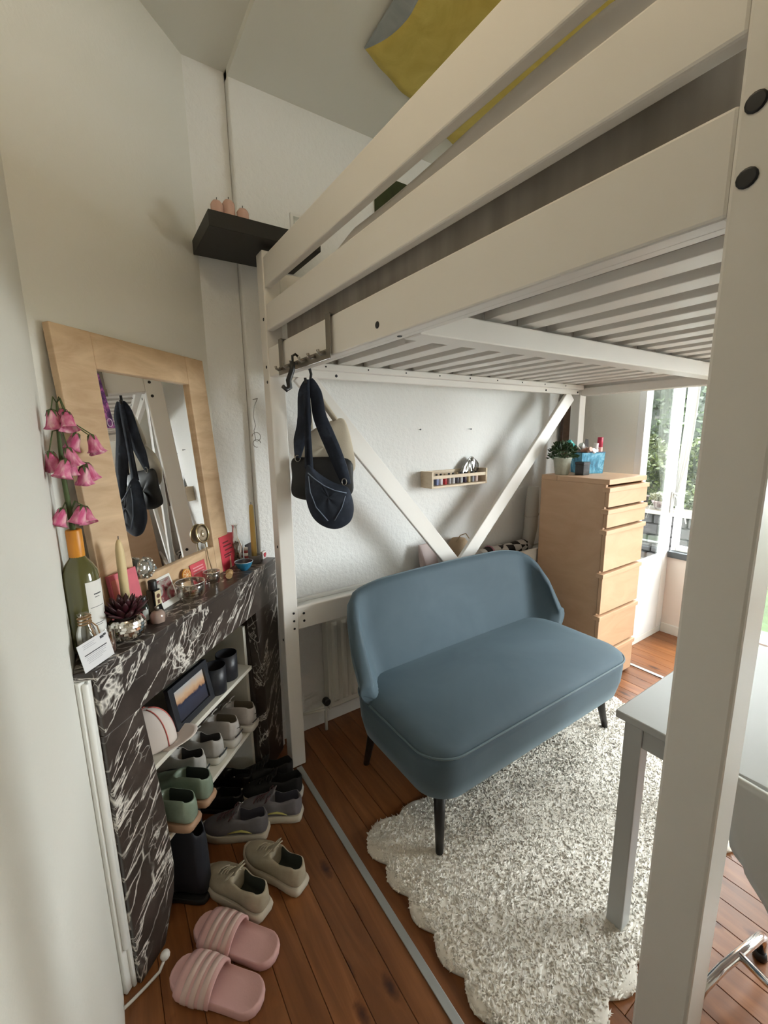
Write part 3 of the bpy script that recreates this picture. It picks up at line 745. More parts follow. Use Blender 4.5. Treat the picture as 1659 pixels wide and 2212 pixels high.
# ================================================================ table
tb = thing('table', 'white lacquered table with square legs behind the near bed post', 'table', (1.5,.0,0))
TX0,TX1,TY0,TY1,TZ = 1.108,1.88,-.62,.532,.724
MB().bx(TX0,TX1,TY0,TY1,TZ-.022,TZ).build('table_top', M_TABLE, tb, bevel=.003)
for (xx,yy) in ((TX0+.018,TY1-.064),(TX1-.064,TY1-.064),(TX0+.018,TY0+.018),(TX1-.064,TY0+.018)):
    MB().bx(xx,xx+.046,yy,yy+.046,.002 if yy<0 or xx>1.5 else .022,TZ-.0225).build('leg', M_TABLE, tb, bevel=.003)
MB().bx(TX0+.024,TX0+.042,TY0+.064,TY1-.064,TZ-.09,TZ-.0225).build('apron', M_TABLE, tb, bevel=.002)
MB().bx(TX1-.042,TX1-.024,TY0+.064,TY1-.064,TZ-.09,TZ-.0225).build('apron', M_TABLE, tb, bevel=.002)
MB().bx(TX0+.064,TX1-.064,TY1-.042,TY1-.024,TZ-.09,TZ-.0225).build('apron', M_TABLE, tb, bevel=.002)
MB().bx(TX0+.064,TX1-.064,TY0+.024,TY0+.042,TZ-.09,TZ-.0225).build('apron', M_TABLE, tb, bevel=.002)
# ================================================================ chair
ch = thing('shell_chair', 'white shell chair with chrome feet pushed under the white table', 'chair', (1.23,.015,0))
M_SHELL=plain('white_chair_shell',(.62,.63,.61),.35)
def shell(u,v):
    # u across, v 0 seat front .. 1 back top
    a=(u-.5)*2
    if v<.45:
        k=v/.45; x=1.42-.34*k; z=.455-.012*math.sin(k*math.pi)+.02*abs(a)**3; w=.135
    elif v<.60:
        k=(v-.45)/.15; an=k*math.pi/2; x=1.08-.075*math.sin(an); z=.455+.058*(1-math.cos(an))+.02*abs(a)**3*(1-k); w=.135+.006*k
    else:
        k=(v-.60)/.40; x=1.005-.032*k; z=.513+.285*k
        w=interp([(.513,.141),(.59,.190),(.62,.216),(.70,.236),(.80,.238)],z)
    return (x+.018*abs(a)**2*max(0,min(1,(v-.5)*6)),.014+a*w,z)
MB().grid(shell,19,50).build('shell', M_SHELL, ch, solid=.010)
MB().tube([(1.23,.014,.090),(1.23,.014,.44)],.022,16).build('column', M_CHROME, ch)
for sg in (1,-1):
    yy=lambda d:.014+sg*d
    f=MB().tube([(1.405,yy(.208),.018),(1.405,yy(.208),.066),(1.396,yy(.209),.082),(1.375,yy(.212),.090),(1.30,yy(.224),.092),(1.22,yy(.242),.082),(1.15,yy(.258),.058),(1.105,yy(.268),.018)],.0115,12).build('foot', M_CHROME, ch)
    for (gx,gy) in ((1.405,.208),(1.103,.268)): MB().lathe([(.015,.001),(.017,.004),(.013,.024)],(gx,yy(gy),0),14).build('glide', M_BLACK, f)
    MB().tube([(1.23,.014,.092),(1.28,yy(.226),.092)],.010,10).build('cross_tube', M_CHROME, ch)
# ================================================================ radiator with shelf above
ra = thing('radiator', 'cream ribbed panel radiator on the wall behind the sofa', 'radiator', (1.5,1.80,.10))
M_RAD=plain('radiator_enamel',(.62,.60,.53),.4)
MB().bx(.845,2.15,1.79,1.835,.105,.60).build('panel', M_RAD, ra, bevel=.006)
r0=None; xx=.862
while xx<2.13:
    if r0 is None:
        r0=MB().hexa([(xx,1.79,.135),(xx+.034,1.79,.135),(xx+.034,1.792,.57),(xx,1.792,.57),(xx+.008,1.775,.15),(xx+.026,1.775,.15),(xx+.026,1.777,.555),(xx+.008,1.777,.555)]).build('rib', M_RAD, ra, bevel=.003); rx=xx
    else: share(r0,'rib',ra,(xx-rx,0,0))
    xx+=.052
MB().bx(.835,.845,1.785,1.84,.105,.60).build('side_cover', M_RAD, ra, bevel=.002)
MB().bx(.95,.98,1.83,1.858,.15,.5).bx(1.98,2.01,1.83,1.858,.15,.5).build('bracket', M_RAD, ra)
v_=MB().tube([(.815,1.79,.0),(.815,1.79,.15),(.84,1.79,.17)],.008,10).build('valve_pipe', M_RAD, ra)
MB().lathe([(.014,-.03),(.019,-.025),(.019,0),(.015,.004)],(.815,1.765,.165),14,Matrix.Rotation(math.radians(90),3,'X')).build('valve_knob', M_BLACK, v_)
MB().tube([(.66,1.825,.115),(.815,1.79,.115)],.006,8).build('pipe', M_RAD, ra)
rs=thing('radiator_shelf','narrow white ledge along the wall above the radiator','ledge',(1.6,1.80,.66))
MB().bx(.70,2.58,1.735,1.858,.672,.692).build('board', M_TRIM, rs, bevel=.002)
MB().bx(.70,2.58,1.835,1.858,.692,.708).build('back_strip', M_TRIM, rs, bevel=.002)
# folded paper on the ledge
t=thing('folded_paper','cream folded paper strip lying on the ledge behind the sofa','paper',(1.25,1.765,.6925))
MB().add([(.98,1.74,.6927),(1.40,1.742,.6927),(1.40,1.775,.6927),(.98,1.77,.6927),(.98,1.74,.695),(1.34,1.742,.697),(1.375,1.744,.712),(1.40,1.742,.695),(1.40,1.775,.695),(1.375,1.778,.712),(1.34,1.775,.697),(.98,1.77,.695)],
 [(0,3,2,1),(4,5,10,11),(5,6,9,10),(6,7,8,9),(0,1,7,6,5,4),(3,11,10,9,8,2),(0,4,11,3),(1,2,8,7)]).build('sheet',plain('cream_paper',(.68,.66,.55),.7),t)
# things on the ledge
t=thing('makeup_bag','pink and black standing pouch on the ledge behind the left brace','pouch',(1.49,1.795,.6925))
MB().rings([[Vector((1.49+a*.055*s,1.79+b*.030*s,z)) for a,b in ((-1,-.6),(-.8,-1),(.8,-1),(1,-.6),(1,.6),(.8,1),(-.8,1),(-1,.6))] for s,z in ((.95,.6925),(1,.70),(1,.742))]).build('base',plain('black_pouch',(.03,.028,.035),.6),t,bevel=.002)
MB().rings([[Vector((1.49-.02*(z-.74)/.13+a*.055*s,1.79+b*.030*s*k+.02*(z-.74)/.13,z)) for a,b in ((-1,-.6),(-.8,-1),(.8,-1),(1,-.6),(1,.6),(.8,1),(-.8,1),(-1,.6))] for s,k,z in ((1,1,.7425),(.95,.8,.80),(.8,.3,.868))]).build('upper',plain('pink_pouch',(.52,.42,.40),.6),t,bevel=.002)
t=thing('straw_hat_bag','round tan woven basket on the ledge behind the V of the braces','basket',(1.70,1.79,.6925))
MB().lathe([(.045,0),(.052,.01),(.060,.06),(.062,.11),(.055,.155),(.040,.175),(.004,.18)],(1.71,1.79,.6925),22,fr=lambda a,i:1).build('weave',plain('tan_weave',(.42,.30,.19),.8,bscale=120,bstr=.8),t)
MB().tube([(1.66,1.76,.86),(1.68,1.745,.90),(1.72,1.742,.905),(1.755,1.75,.87)],.003,6).build('handle',plain('tan_handle',(.40,.28,.17),.7),t)
def mk_check():
    m,tt,b=nm('black_white_check'); c=node(tt,'ShaderNodeTexChecker'); c.inputs['Scale'].default_value=17; L(tt,coords(tt,(1,.5,.7),(0,.25,.1)),c.inputs['Vector'])
    c.inputs['Color1'].default_value=(.015,.012,.013,1); c.inputs['Color2'].default_value=(.62,.58,.55,1); L(tt,c.outputs[0],b.inputs['Base Color']); b.inputs['Roughness'].default_value=.8; return m
t=thing('rolled_blanket','black and white checked rolled blanket on the ledge right of the braces','blanket',(2.12,1.78,.6925))
def rolled(u,v):
    a=2*math.pi*v; x=1.885+.46*u; k=1-.25*abs(u-.5)**2+.05*math.sin(9*u)
    return (x,1.79+.040*k*math.cos(a)*1.1,.6925+.040*k*(1+math.sin(a)))
mbb=MB(); mbb.rings([[Vector(rolled(i/16,j/14)) for j in range(14)] for i in range(17)]); mbb.build('roll',mk_check(),t)
MB().tube([(1.975,1.79+.046*math.cos(a),.7335+.043*math.sin(a)) for a in [i*2*math.pi/16 for i in range(16)]],.006,6,loop=True).build('band',plain('pink_band',(.5,.22,.30),.6),t)
t=thing('rolled_fleece','cream fleece roll leaning in the corner behind the chest of drawers','blanket',(2.36,1.77,.6925))
mbb=MB(); mbb.tube([(2.335,1.785,.735),(2.36,1.785,.85),(2.385,1.80,1.0),(2.395,1.805,1.12)],[.040,.044,.044,.034],16); mbb.build('roll',plain('cream_fleece',(.60,.56,.50),.95,bscale=90,bstr=.7),t)
MB().tube([(2.375+.046*math.cos(a),1.795+.046*math.sin(a),.93+.01*math.cos(a)) for a in [i*2*math.pi/16 for i in range(16)]],.004,6,loop=True).build('tie',plain('tie_band',(.5,.46,.4),.8),t)
# ================================================================ wall box shelf
bx0,bx1,by0,by1,bz0,bz1=1.480,1.905,1.762,1.859,1.182,1.272
t=thing('spice_rack','small pale birch rack on the wall holding nail polish and jewellery','rack',(1.69,1.81,bz0))
def bb(mb,n): return mb.build(n,M_BOXP,t,bevel=.0015)
bb(MB().bx(bx0,bx0+.012,by0,by1,bz0,bz1),'side_panel'); bb(MB().bx(bx1-.012,bx1,by0,by1,bz0,bz1),'side_panel')
bb(MB().bx(bx0+.012,bx1-.012,by0,by1,bz0,bz0+.012),'bottom_board'); bb(MB().bx(bx0+.012,bx1-.012,by1-.010,by1,bz0+.012,bz1-.002),'back_board'); bb(MB().bx(bx0+.012,bx1-.012,by0+.001,by0+.011,bz0+.050,bz0+.068),'front_rail')
cols=[((.02,.02,.03),'black'),((.25,.30,.55),'blue'),((.75,.72,.74),'white'),((.45,.02,.03),'red'),((.35,.33,.36),'grey'),((.6,.58,.6),'silver'),((.08,.07,.09),'charcoal'),((.5,.5,.52),'pale grey'),((.05,.03,.06),'plum'),((.62,.50,.30),'gold'),((.3,.3,.33),'smoke'),((.70,.55,.52),'blush')]
for k,(c,nme) in enumerate(cols):
    xx=bx0+.032+.0305*k; bottle('nail_polish','%s nail polish bottle standing in the birch wall rack'%nme,'nail polish',(xx,by0+.035,bz0+.0125),(0,0,1),.0115,.062,c,(.55,.42,.25) if k%3==0 else (.02,.02,.02),.42,'nail polish in the birch rack',.55)
t=thing('clear_bag','crumpled clear plastic bag in the right half of the birch wall rack','bag',(1.81,1.825,bz0+.0125))
R4=random.Random(5); bag=MB()
def bagf(u,v):
    a=2*math.pi*u; r=.060*math.sin(math.pi*min(1,.15+v*.85))**.6*(1+.25*math.sin(5*a+6*v)+.12*math.sin(11*a))
    return (1.80+r*math.cos(a)+.035*v, 1.825+.30*r*math.sin(a), bz0+.013+.135*v+.012*math.sin(3*a+4*v)*(1 if v>.1 else 0))
bag.grid(bagf,40,16,loopu=True); bag.build('film',glass('plastic_film',(.62,.64,.62),.25,.15,.6),t)
MB().lathe([(.018,0),(.020,.01),(.018,.05),(.010,.06)],(1.845,1.835,bz0+.08),12).build('contents',plain('grey_contents',(.10,.11,.10),.5,var=.5,vscale=60),t)
for xx,zz,lb in ((1.469,1.499,'left'),(1.848,1.499,'right')):
    o=MB().lathe([(.004,0),(.004,.003),(.0015,.004),(.0015,.018)],(xx,YA-.016,zz),10,Matrix.Rotation(math.radians(-90),3,'X')).build('nail',M_BLACK,None)
    tag(o,'small dark nail in the long wall, %s of the pair above the birch rack'%lb,'nail')
# ================================================================ hook rack on the end rail and bags
hk=thing('over_rail_hook_rack','brushed steel over rail hook rack on the lower end rail','hook rack',(.56,1.3,1.69))
y0_,y1_=1.105,1.500; xo=.5685
for yy in (y0_,y1_-.028):
    MB().bx(xo-.004,xo-.0015,yy,yy+.028,1.700,1.806).bx(xo-.004,.612,yy,yy+.028,1.8015,1.8045).bx(.6085,.612,yy,yy+.028,1.755,1.8045).build('hanger_strap',M_STEEL,hk,bevel=.0008)
MB().bx(xo-.007,xo-.004,y0_-.002,y1_+.002,1.686,1.714).build('rail',M_STEEL,hk,bevel=.001)
for k in range(6):
    yy=y0_+.03+.067*k
    MB().tube([(xo-.006,yy,1.706),(xo-.020,yy,1.700),(xo-.027,yy,1.704),(xo-.029,yy,1.712)],.0045,8).build('hook',M_STEEL,hk)
o=MB().tube([(xo-.030,1.315,1.700),(xo-.030,1.315,1.722),(xo-.020,1.315,1.728),(xo-.012,1.315,1.722)],.004,8).tube([(xo-.030,1.315,1.704),(xo-.034,1.311,1.68),(xo-.044,1.321,1.648),(xo-.040,1.325,1.628),(xo-.052,1.323,1.620),(xo-.064,1.321,1.630)],.0065,8,flat=1.4).build('s_hook',M_BLACK,None)
tag(o,'empty bent black S hook on the steel hook rack','hook')
o=MB().tube([(.756,1.552,1.770),(.757,1.552,1.782),(.745,1.552,1.786),(.705,1.552,1.786),(.695,1.552,1.776),(.700,1.551,1.730),(.706,1.550,1.705),(.700,1.548,1.676),(.690,1.546,1.668),(.680,1.545,1.676),(.679,1.545,1.690)],.0055,8).build('s_hook',M_BLACK,None)
tag(o,'black S hook on a slat holding up the bag straps','hook')
def mk_denim():
    m,tt,b=nm('dark_denim'); n=noise(tt,9,5,.65,coords(tt)); L(tt,ramp(tt,n,[(.3,(.006,.010,.020)),(.52,(.014,.021,.038)),(.72,(.040,.054,.085))]),b.inputs['Base Color']); b.inputs['Roughness'].default_value=.85
    bump(tt,b,noise(tt,420,2,.5,coords(tt)),.25,.001); return m
M_DENIM=mk_denim(); M_CREAMC=plain('cream_canvas',(.70,.62,.49),.85,bscale=200,bstr=.3); M_BLKC=plain('black_nylon',(.010,.010,.011),.55,bscale=18,bstr=.5)
M_SEAM=plain('pale_stitching',(.16,.20,.27),.7)
HX=.515
def strap(mb,pts,w,t_=.004):
    P=[Vector(p) for p in pts]; 
    # smooth
    Q=[]
    for i in range(len(P)-1):
        p0=P[max(0,i-1)];p1=P[i];p2=P[i+1];p3=P[min(len(P)-1,i+2)]
        for k in range(6):
            s=k/6; Q.append(.5*((2*p1)+(-p0+p2)*s+(2*p0-5*p1+4*p2-p3)*s*s+(-p0+3*p1-3*p2+p3)*s**3))
    Q.append(P[-1]); ws=w if isinstance(w,list) else [w]*len(P); secs=[]
    for i,q in enumerate(Q):
        d=(Q[min(i+1,len(Q)-1)]-Q[max(i-1,0)]).normalized(); ax=Vector((.94,-.33,0)); ax=(ax-d*ax.dot(d)).normalized(); nn=d.cross(ax)
        f=i/(len(Q)-1)*(len(ws)-1); a=int(min(f,len(ws)-2)); ww=ws[a]+(ws[a+1]-ws[a])*(f-a)
        secs.append([q+ax*ww/2-nn*t_,q+ax*ww/4+nn*t_*.4,q-ax*ww/4+nn*t_*.4,q-ax*ww/2-nn*t_,q-ax*ww/2+nn*t_*.4,q+ax*ww/2+nn*t_*.4][::1])
    mb.rings(secs); return mb
def pouch(name,mat,par,outline,y0,th,wr=.003):
    """soft bag body: outline (x,z) polygon, puffed in y"""
    n=len(outline); cx_=sum(p[0] for p in outline)/n; cz=sum(p[1] for p in outline)/n
    secs=[]
    for k,(f,yo_) in enumerate(((.0,-1),(.45,-.95),(.80,-.72),(.96,-.32),(1.0,0),(.96,.32),(.80,.72),(.45,.95),(.0,1))):
        f=max(f,.02); secs.append([Vector((cx_+(p[0]-cx_)*f,y0+yo_*th/2+wr*math.sin(.9*i+2*k),cz+(p[1]-cz)*f)) for i,p in enumerate(outline)])
    return MB().rings(secs,cap=True).build(name,mat,par,sub=1)
def smooth_poly(P,k=4):
    n=len(P);Q=[]
    for i in range(n):
        p0,p1,p2,p3=[Vector((*P[(i+j)%n],0)) for j in (-1,0,1,2)]
        for a in range(k):
            s=a/k; q=.5*((2*p1)+(-p0+p2)*s+(2*p0-5*p1+4*p2-p3)*s*s+(-p0+3*p1-3*p2+p3)*s**3); Q.append((q.x,q.y))
    return Q
t=thing('cream_tote','cream canvas tote bag hanging behind the two dark bags','bag',(.74,1.605,1.30))
HOOK=Vector((.692,1.546,1.674))
pouch('tote_body',M_CREAMC,t,smooth_poly([(.618,1.4),(.63,1.444),(.656,1.47),(.707,1.506),(.758,1.529),(.809,1.546),(.832,1.533),(.851,1.467),(.863,1.39),(.861,1.321),(.748,1.309),(.655,1.316),(.622,1.355)],2),1.610,.024)
strap(MB(),[HOOK+Vector((-.004,.008,.006)),(.685,1.580,1.60),(.690,1.603,1.50)],.022).build('strap',M_CREAMC,t)
strap(MB(),[HOOK+Vector((.004,.008,.006)),(.745,1.580,1.60),(.790,1.603,1.535)],.022).build('strap',M_CREAMC,t)
t=thing('black_shoulder_bag','black shoulder bag with a wide denim strap left behind the denim bag','bag',(.72,1.57,1.22))
pouch('bag_body',M_BLKC,t,smooth_poly([(.612,1.389),(.678,1.393),(.840,1.386),(.853,1.305),(.841,1.232),(.709,1.217),(.631,1.228),(.602,1.254),(.610,1.321)],3),1.575,.036)
strap(MB(),[HOOK+Vector((-.002,.002,.008)),(.673,1.550,1.632),(.669,1.552,1.531),(.648,1.553,1.458),(.637,1.556,1.392)],[.022,.046,.056,.048,.020],.006).build('strap',M_DENIM,t)
strap(MB(),[HOOK+Vector((.004,.002,.004)),(.725,1.555,1.58),(.775,1.556,1.46),(.800,1.556,1.385)],.018,.003).build('strap',M_BLKC,t)
for xx in (.637,.800):
    MB().tube([(xx+.010*math.cos(a),1.5535,1.390+.012*math.sin(a)) for a in [i*2*math.pi/14 for i in range(14)]],.0018,6,loop=True).build('ring',M_STEEL,t)
t=thing('denim_bag','dark denim hobo bag with a wide strap hanging in front of the black bag','bag',(.755,1.52,1.10))
ol=smooth_poly([(.673,1.37),(.699,1.351),(.733,1.322),(.777,1.295),(.825,1.278),(.839,1.252),(.85,1.193),(.835,1.136),(.782,1.108),(.725,1.121),(.682,1.164),(.661,1.24),(.662,1.312)],3)
pouch('bag_body',M_DENIM,t,ol,1.520,.064)
strap(MB(),[HOOK+Vector((.006,-.004,.010)),(.717,1.538,1.634),(.728,1.535,1.551),(.751,1.532,1.486),(.775,1.528,1.425),(.803,1.522,1.348),(.822,1.519,1.285)],[.022,.046,.052,.056,.056,.050,.034],.006).build('strap',M_DENIM,t)
strap(MB(),[HOOK+Vector((-.004,-.006,.010)),(.682,1.536,1.616),(.681,1.528,1.477),(.680,1.520,1.352)],[.018,.026,.024,.034],.005).build('strap',M_DENIM,t)
MB().tube([(.676,1.4960,1.338),(.700,1.4915,1.315),(.735,1.4880,1.288),(.775,1.4890,1.268),(.820,1.4945,1.256)],.0022,6).build('stitching',M_SEAM,t)
MB().tube([(.678,1.4940,1.325),(.682,1.4905,1.265),(.702,1.4885,1.205),(.745,1.4905,1.150)],.0022,6).build('stitching',M_SEAM,t)
MB().tube([(.815,1.4940,1.245),(.800,1.4900,1.20),(.770,1.4905,1.150)],.002,6).build('stitching',M_SEAM,t)
MB().tube([(.812+.009*math.cos(a),1.4905,1.300+.013*math.sin(a)) for a in [i*2*math.pi/14 for i in range(14)]],.0022,6,loop=True).build('ring',M_STEEL,t)

# the three bags hang turned towards the fireplace
for nm_ in ('cream_tote','black_shoulder_bag','denim_bag'):
    o=bpy.data.objects[nm_]; a_=math.radians(-26); R_=Matrix.Rotation(a_,3,'Z'); h_=Vector((HOOK.x,HOOK.y,0)); p_=Vector(o.location)
    q_=h_+R_@(p_-h_); o.location=(q_.x,q_.y,p_.z); o.rotation_euler=(0,0,a_)
# ================================================================ things on the mantel
MZ=.9445
def at(name,label,cat,u,n,z=MZ,rz=0,tilt=0,group=None):
    t=thing(name,label,cat,tuple(W(u,n,z)),(tilt,0,BE+rz),group,world=False); return t
def lb(mb,name,mat,p,**k): return mb.build(name,mat,p,world=False,**k)
M_OLIVE=plain('olive_bottle_glass',(.085,.080,.022),.08,coat=.6)
M_PAPER=plain('white_label_paper',(.72,.70,.66),.7)
M_INK=plain('print_ink',(.05,.05,.055),.7)
M_ORANGE=plain('orange_capsule',(.62,.24,.018),.4)
# wine bottle
t=at('wine_bottle','olive wine bottle with orange neck and white label holding pink flowers','bottle',-.770,.098)
lb(MB().lathe([(.036,.0),(.0405,.004),(.0415,.02),(.0415,.185),(.038,.208),(.028,.228),(.0175,.243),(.0150,.255),(.0150,.275)],seg=26),'bottle_body',M_OLIVE,t)
lb(MB().lathe([(.0168,.246),(.0172,.250),(.0172,.312),(.0155,.315),(.0100,.315),(.0095,.300)],seg=20,cap=False),'neck_sleeve',M_ORANGE,t)
def arc(r,a0,a1,z0,z1,n=8):
    def f(u,v): a=a0+(a1-a0)*u; return (r*math.cos(a),r*math.sin(a),z0+(z1-z0)*v)
    return f
la=lb(MB().grid(arc(.0421,math.radians(-122),math.radians(-56),.030,.185),10,2),'label',M_PAPER,t)
for (za,zb,a0,a1) in ((.150,.153,-100,-72),(.143,.1445,-98,-80),(.118,.1192,-116,-64),(.075,.0765,-108,-74),(.070,.0712,-104,-80)):
    lb(MB().grid(arc(.0424,math.radians(a0),math.radians(a1),za,zb),6,2),'label_print',M_INK,la)
# flowers
M_PETAL=None
def mk_petal():
    m,tt,b=nm('pink_petal'); n=noise(tt,55,3,.5,coords(tt,(1,1,.35)),.5)
    L(tt,ramp(tt,n,[(.36,(.52,.075,.19)),(.52,(.66,.22,.34)),(.66,(.78,.52,.52))]),b.inputs['Base Color']); b.inputs['Roughness'].default_value=.75; return m
M_PETAL=mk_petal(); M_STEM=plain('fabric_stem_green',(.07,.10,.03),.7)
fw=at('artificial_flower','stem of drooping pink bell flowers standing in the wine bottle','flower',-.770,.098)
def fl(u,z,n=.098): # local coordinates of a chimney-frame point
    return Vector((u+.770,-(n-.098),z-MZ))
S0=[fl(-.770,1.20),fl(-.772,1.30),fl(-.775,1.40),fl(-.770,1.50),fl(-.764,1.562)]
lb(MB().tube(S0,[.006,.006,.005,.004,.002],8),'stem',M_STEM,fw)
bell=None; cal=None
def bells(name):
    mb=MB()
    def f(t_,i): return 1+(.10*math.cos(5*t_) if i>=3 else 0)
    pr=[(.004,0),(.011,-.004),(.0145,-.016),(.0165,-.030),(.0195,-.041),(.0255,-.048),(.0235,-.047),(.017,-.040),(.012,-.020),(.006,-.010)]
    mb.lathe(pr,seg=20,cap=False,fr=f); return mb
def calyx():
    mb=MB()
    for k in range(5):
        a=k*1.2566; c,s=math.cos(a),math.sin(a)
        mb.add([(0,0,.004),(.010*c-.004*s,.010*s+.004*c,-.001),(.0175*c,.0175*s,-.016),(.010*c+.004*s,.010*s-.004*c,-.001)],[(0,1,2,3)],True)
    return mb
R5=random.Random(9); first=True
CL=[(-.786,1.545,.105),(-.752,1.548,.10),(-.768,1.54,.125),(-.726,1.492,.10),(-.704,1.488,.12),(-.686,1.482,.10),(-.806,1.450,.105),(-.786,1.458,.135),(-.800,1.432,.14),(-.770,1.438,.12),(-.748,1.412,.13),(-.722,1.418,.11),(-.790,1.315,.10),(-.766,1.318,.13),(-.744,1.312,.11)]
for (u,z,n) in CL:
    p=fl(u,z,n); rot=(R5.uniform(-.35,.35),R5.uniform(-.35,.35),R5.uniform(0,6))
    if first:
        bell=lb(bells('b'),'bell_flower',M_PETAL,fw); cal=lb(calyx(),'calyx',M_STEM,bell,solid=.001); bell.location=p; bell.rotation_euler=rot; first=False; b_=bell
    else:
        b_=share(bell,'bell_flower',fw,p,rot); c_=share(cal,'calyx',b_)
    b_.scale=(.82,.82,.9)
    s0=min(S0,key=lambda q:abs(q.z-(p.z+.005))); 
    lb(MB().tube([s0+(Vector((0,0,0))),(s0+p)/2+Vector((0,0,.022)),p+Vector((0,0,.002))],.0014,6),'stalk',M_STEM,fw)
# small clear bottle with twine
t=at('twine_vase','small clear bottle tied with twine beside the wine bottle','bottle',-.822,.150)
lb(MB().lathe([(.019,0),(.021,.003),(.021,.070),(.016,.088),(.012,.096),(.012,.116),(.015,.120)],seg=20,cap=False),'glass',M_GLASSY,t)
lb(MB().tube([(.0135*math.cos(i*.5),.0135*math.sin(i*.5),.092+.0006*i) for i in range(40)],.0018,5).tube([(0,-.014,.105),(.012,-.021,.085),(.016,-.025,.05),(.014,-.028,.02)],.0016,5).tube([(0,-.014,.105),(-.006,-.021,.09),(.004,-.025,.055)],.0016,5),'twine',plain('jute_twine',(.30,.18,.09),.9),t)
# card
t=at('gift_card','white printed card leaning at the near end of the mantel','card',-.832,.190,rz=.10,tilt=-.20)
lb(MB().bx(-.046,.046,-.0006,.0006,.001,.067),'card_sheet',plain('white_card',(.66,.65,.66),.6),t)
for k,(z,a,b_) in enumerate(((.060,-.032,.004),(.056,-.03,.0),(.052,-.032,.006),(.036,-.034,.034),(.0325,-.034,.03),(.028,-.030,.028),(.0245,-.032,.02),(.021,-.028,.026),(.017,-.03,.012))):
    lb(MB().bx(a,b_,-.0011,-.0007,z,z+(.0022 if k==3 else .0008)),'print_line',M_INK if k==3 else plain('grey_print_%d'%k,(.35,.35,.37),.7),t)
lb(MB().box((.026,-.0012,.058),(.010,.001,.006)).box((.036,-.0012,.060),(.007,.001,.005)),'emblem',M_INK,t)
# glass tube vase
t=at('tube_vase','slim clear glass tube standing right of the wine bottle','vase',-.778,.170)
lb(MB().lathe([(.011,0),(.0125,.002),(.0125,.058),(.0135,.060)],seg=16,cap=False),'glass',M_GLASSY,t)
lb(MB().lathe([(.009,.003),(.010,.006),(.010,.030),(.008,.031)],seg=14),'contents',plain('rose_powder',(.42,.22,.19),.8),t)
# disco planter with succulent
t=at('mirror_ball_planter','silver mirror tile bowl planter on the mantel','planter',-.706,.152)
t.scale=(1.15,1.15,1.15)
def mk_disco():
    m,tt,b=nm('mirror_tiles'); b.inputs['Metallic'].default_value=1; v=node(tt,'ShaderNodeTexVoronoi'); v.inputs['Scale'].default_value=130; L(tt,coords(tt),v.inputs['Vector'])
    L(tt,ramp(tt,v.outputs['Color'],[(.2,(.18,.15,.12)),(.6,(.75,.72,.66)),(.9,(.95,.93,.9))]),b.inputs['Base Color']); b.inputs['Roughness'].default_value=.16
    bump(tt,b,v.outputs['Color'],.8,.002); return m
lb(MB().lathe([(.018,0),(.028,.004),(.0385,.018),(.041,.030),(.0385,.042),(.031,.053),(.028,.055),(.026,.050),(.004,.049)],seg=28),'bowl',mk_disco(),t)
# tiles
tile=None
for j,zz in enumerate((.012,.0185,.025,.0315,.038,.0445)):
    rr_={.012:.0345,.0185:.0388,.025:.0408,.0315:.0411,.038:.0400,.0445:.0372}[zz]
    for k in range(24):
        a=k*2*math.pi/24+j*.1
        sl=(zz-.029)*22
        if tile is None:
            tile=lb(MB().box((0,0,0),(.0016,.0088,.0056)),'mirror_tile',plain('mirror_tile_silver',(.8,.78,.74),.08,1),t); o=tile
        else: o=share(tile,'mirror_tile',t)
        o.location=(rr_*math.cos(a),rr_*math.sin(a),zz); o.rotation_euler=(0,-sl*1.0,a)
t=at('succulent','dark burgundy spiky succulent growing in the mirror tile bowl','plant',-.706,.152,MZ+.0575)
t.scale=(1.1,1.1,1.1)
lf=None; R6=random.Random(4)
lb(MB().lathe([(.024,-.004),(.022,.004),(.010,.008),(.002,.009)],seg=16),'crown',plain('dark_soil',(.03,.02,.015),.9),t)
for k in range(34):
    a=k*2.399; el=math.radians(18+60*(k/34.0)); l=.048+.012*R6.random()
    if lf is None:
        mb=MB(); mb.rings([[Vector((x,w*math.cos(q),h*math.sin(q)+.1*x)) for q in [i*2*math.pi/8 for i in range(8)]] for x,w,h in ((0,.003,.002),(.016,.0085,.0035),(.034,.0090,.0032),(.048,.005,.002),(.056,.0008,.0006))]); lf=lb(mb,'leaf',plain('burgundy_leaf',(.040,.006,.010),.4),t); o=lf
    else: o=share(lf,'leaf',t)
    o.rotation_euler=(0,-el,a); o.location=(.008*math.cos(a),.008*math.sin(a),.002)
# taper candle, pink box
M_WAX=plain('ivory_wax',(.70,.55,.30),.5)
t=at('taper_candle','ivory taper candle in front of the pink card on the mantel','candle',-.672,.128)
lb(MB().lathe([(.015,0),(.018,.002),(.018,.006),(.012,.010),(.0115,.02)],seg=16),'holder',plain('brass_holder',(.35,.24,.1),.35,1),t)
lb(MB().lathe([(.0112,.016),(.0112,.20),(.0105,.235),(.0075,.255),(.003,.266)],seg=16),'wax',M_WAX,t)
lb(MB().tube([(0,0,.262),(.001,0,.275)],.0012,5),'wick',M_BLACK,t)
def mk_pink(n,c): return plain(n,c,.5,var=.08,vscale=40)
t=at('pink_card_box','flat pink and coral box leaning against the left of the mirror frame','box',-.640,.112,tilt=-.13,rz=.0)
lb(MB().bx(-.048,.048,-.006,.006,0,.165),'box_body',mk_pink('pink_box',(.62,.12,.16)),t,bevel=.001)
lb(MB().bx(-.044,-.02,-.0068,-.0061,.06,.15),'coral_panel',mk_pink('coral_panel',(.68,.20,.16)),t)
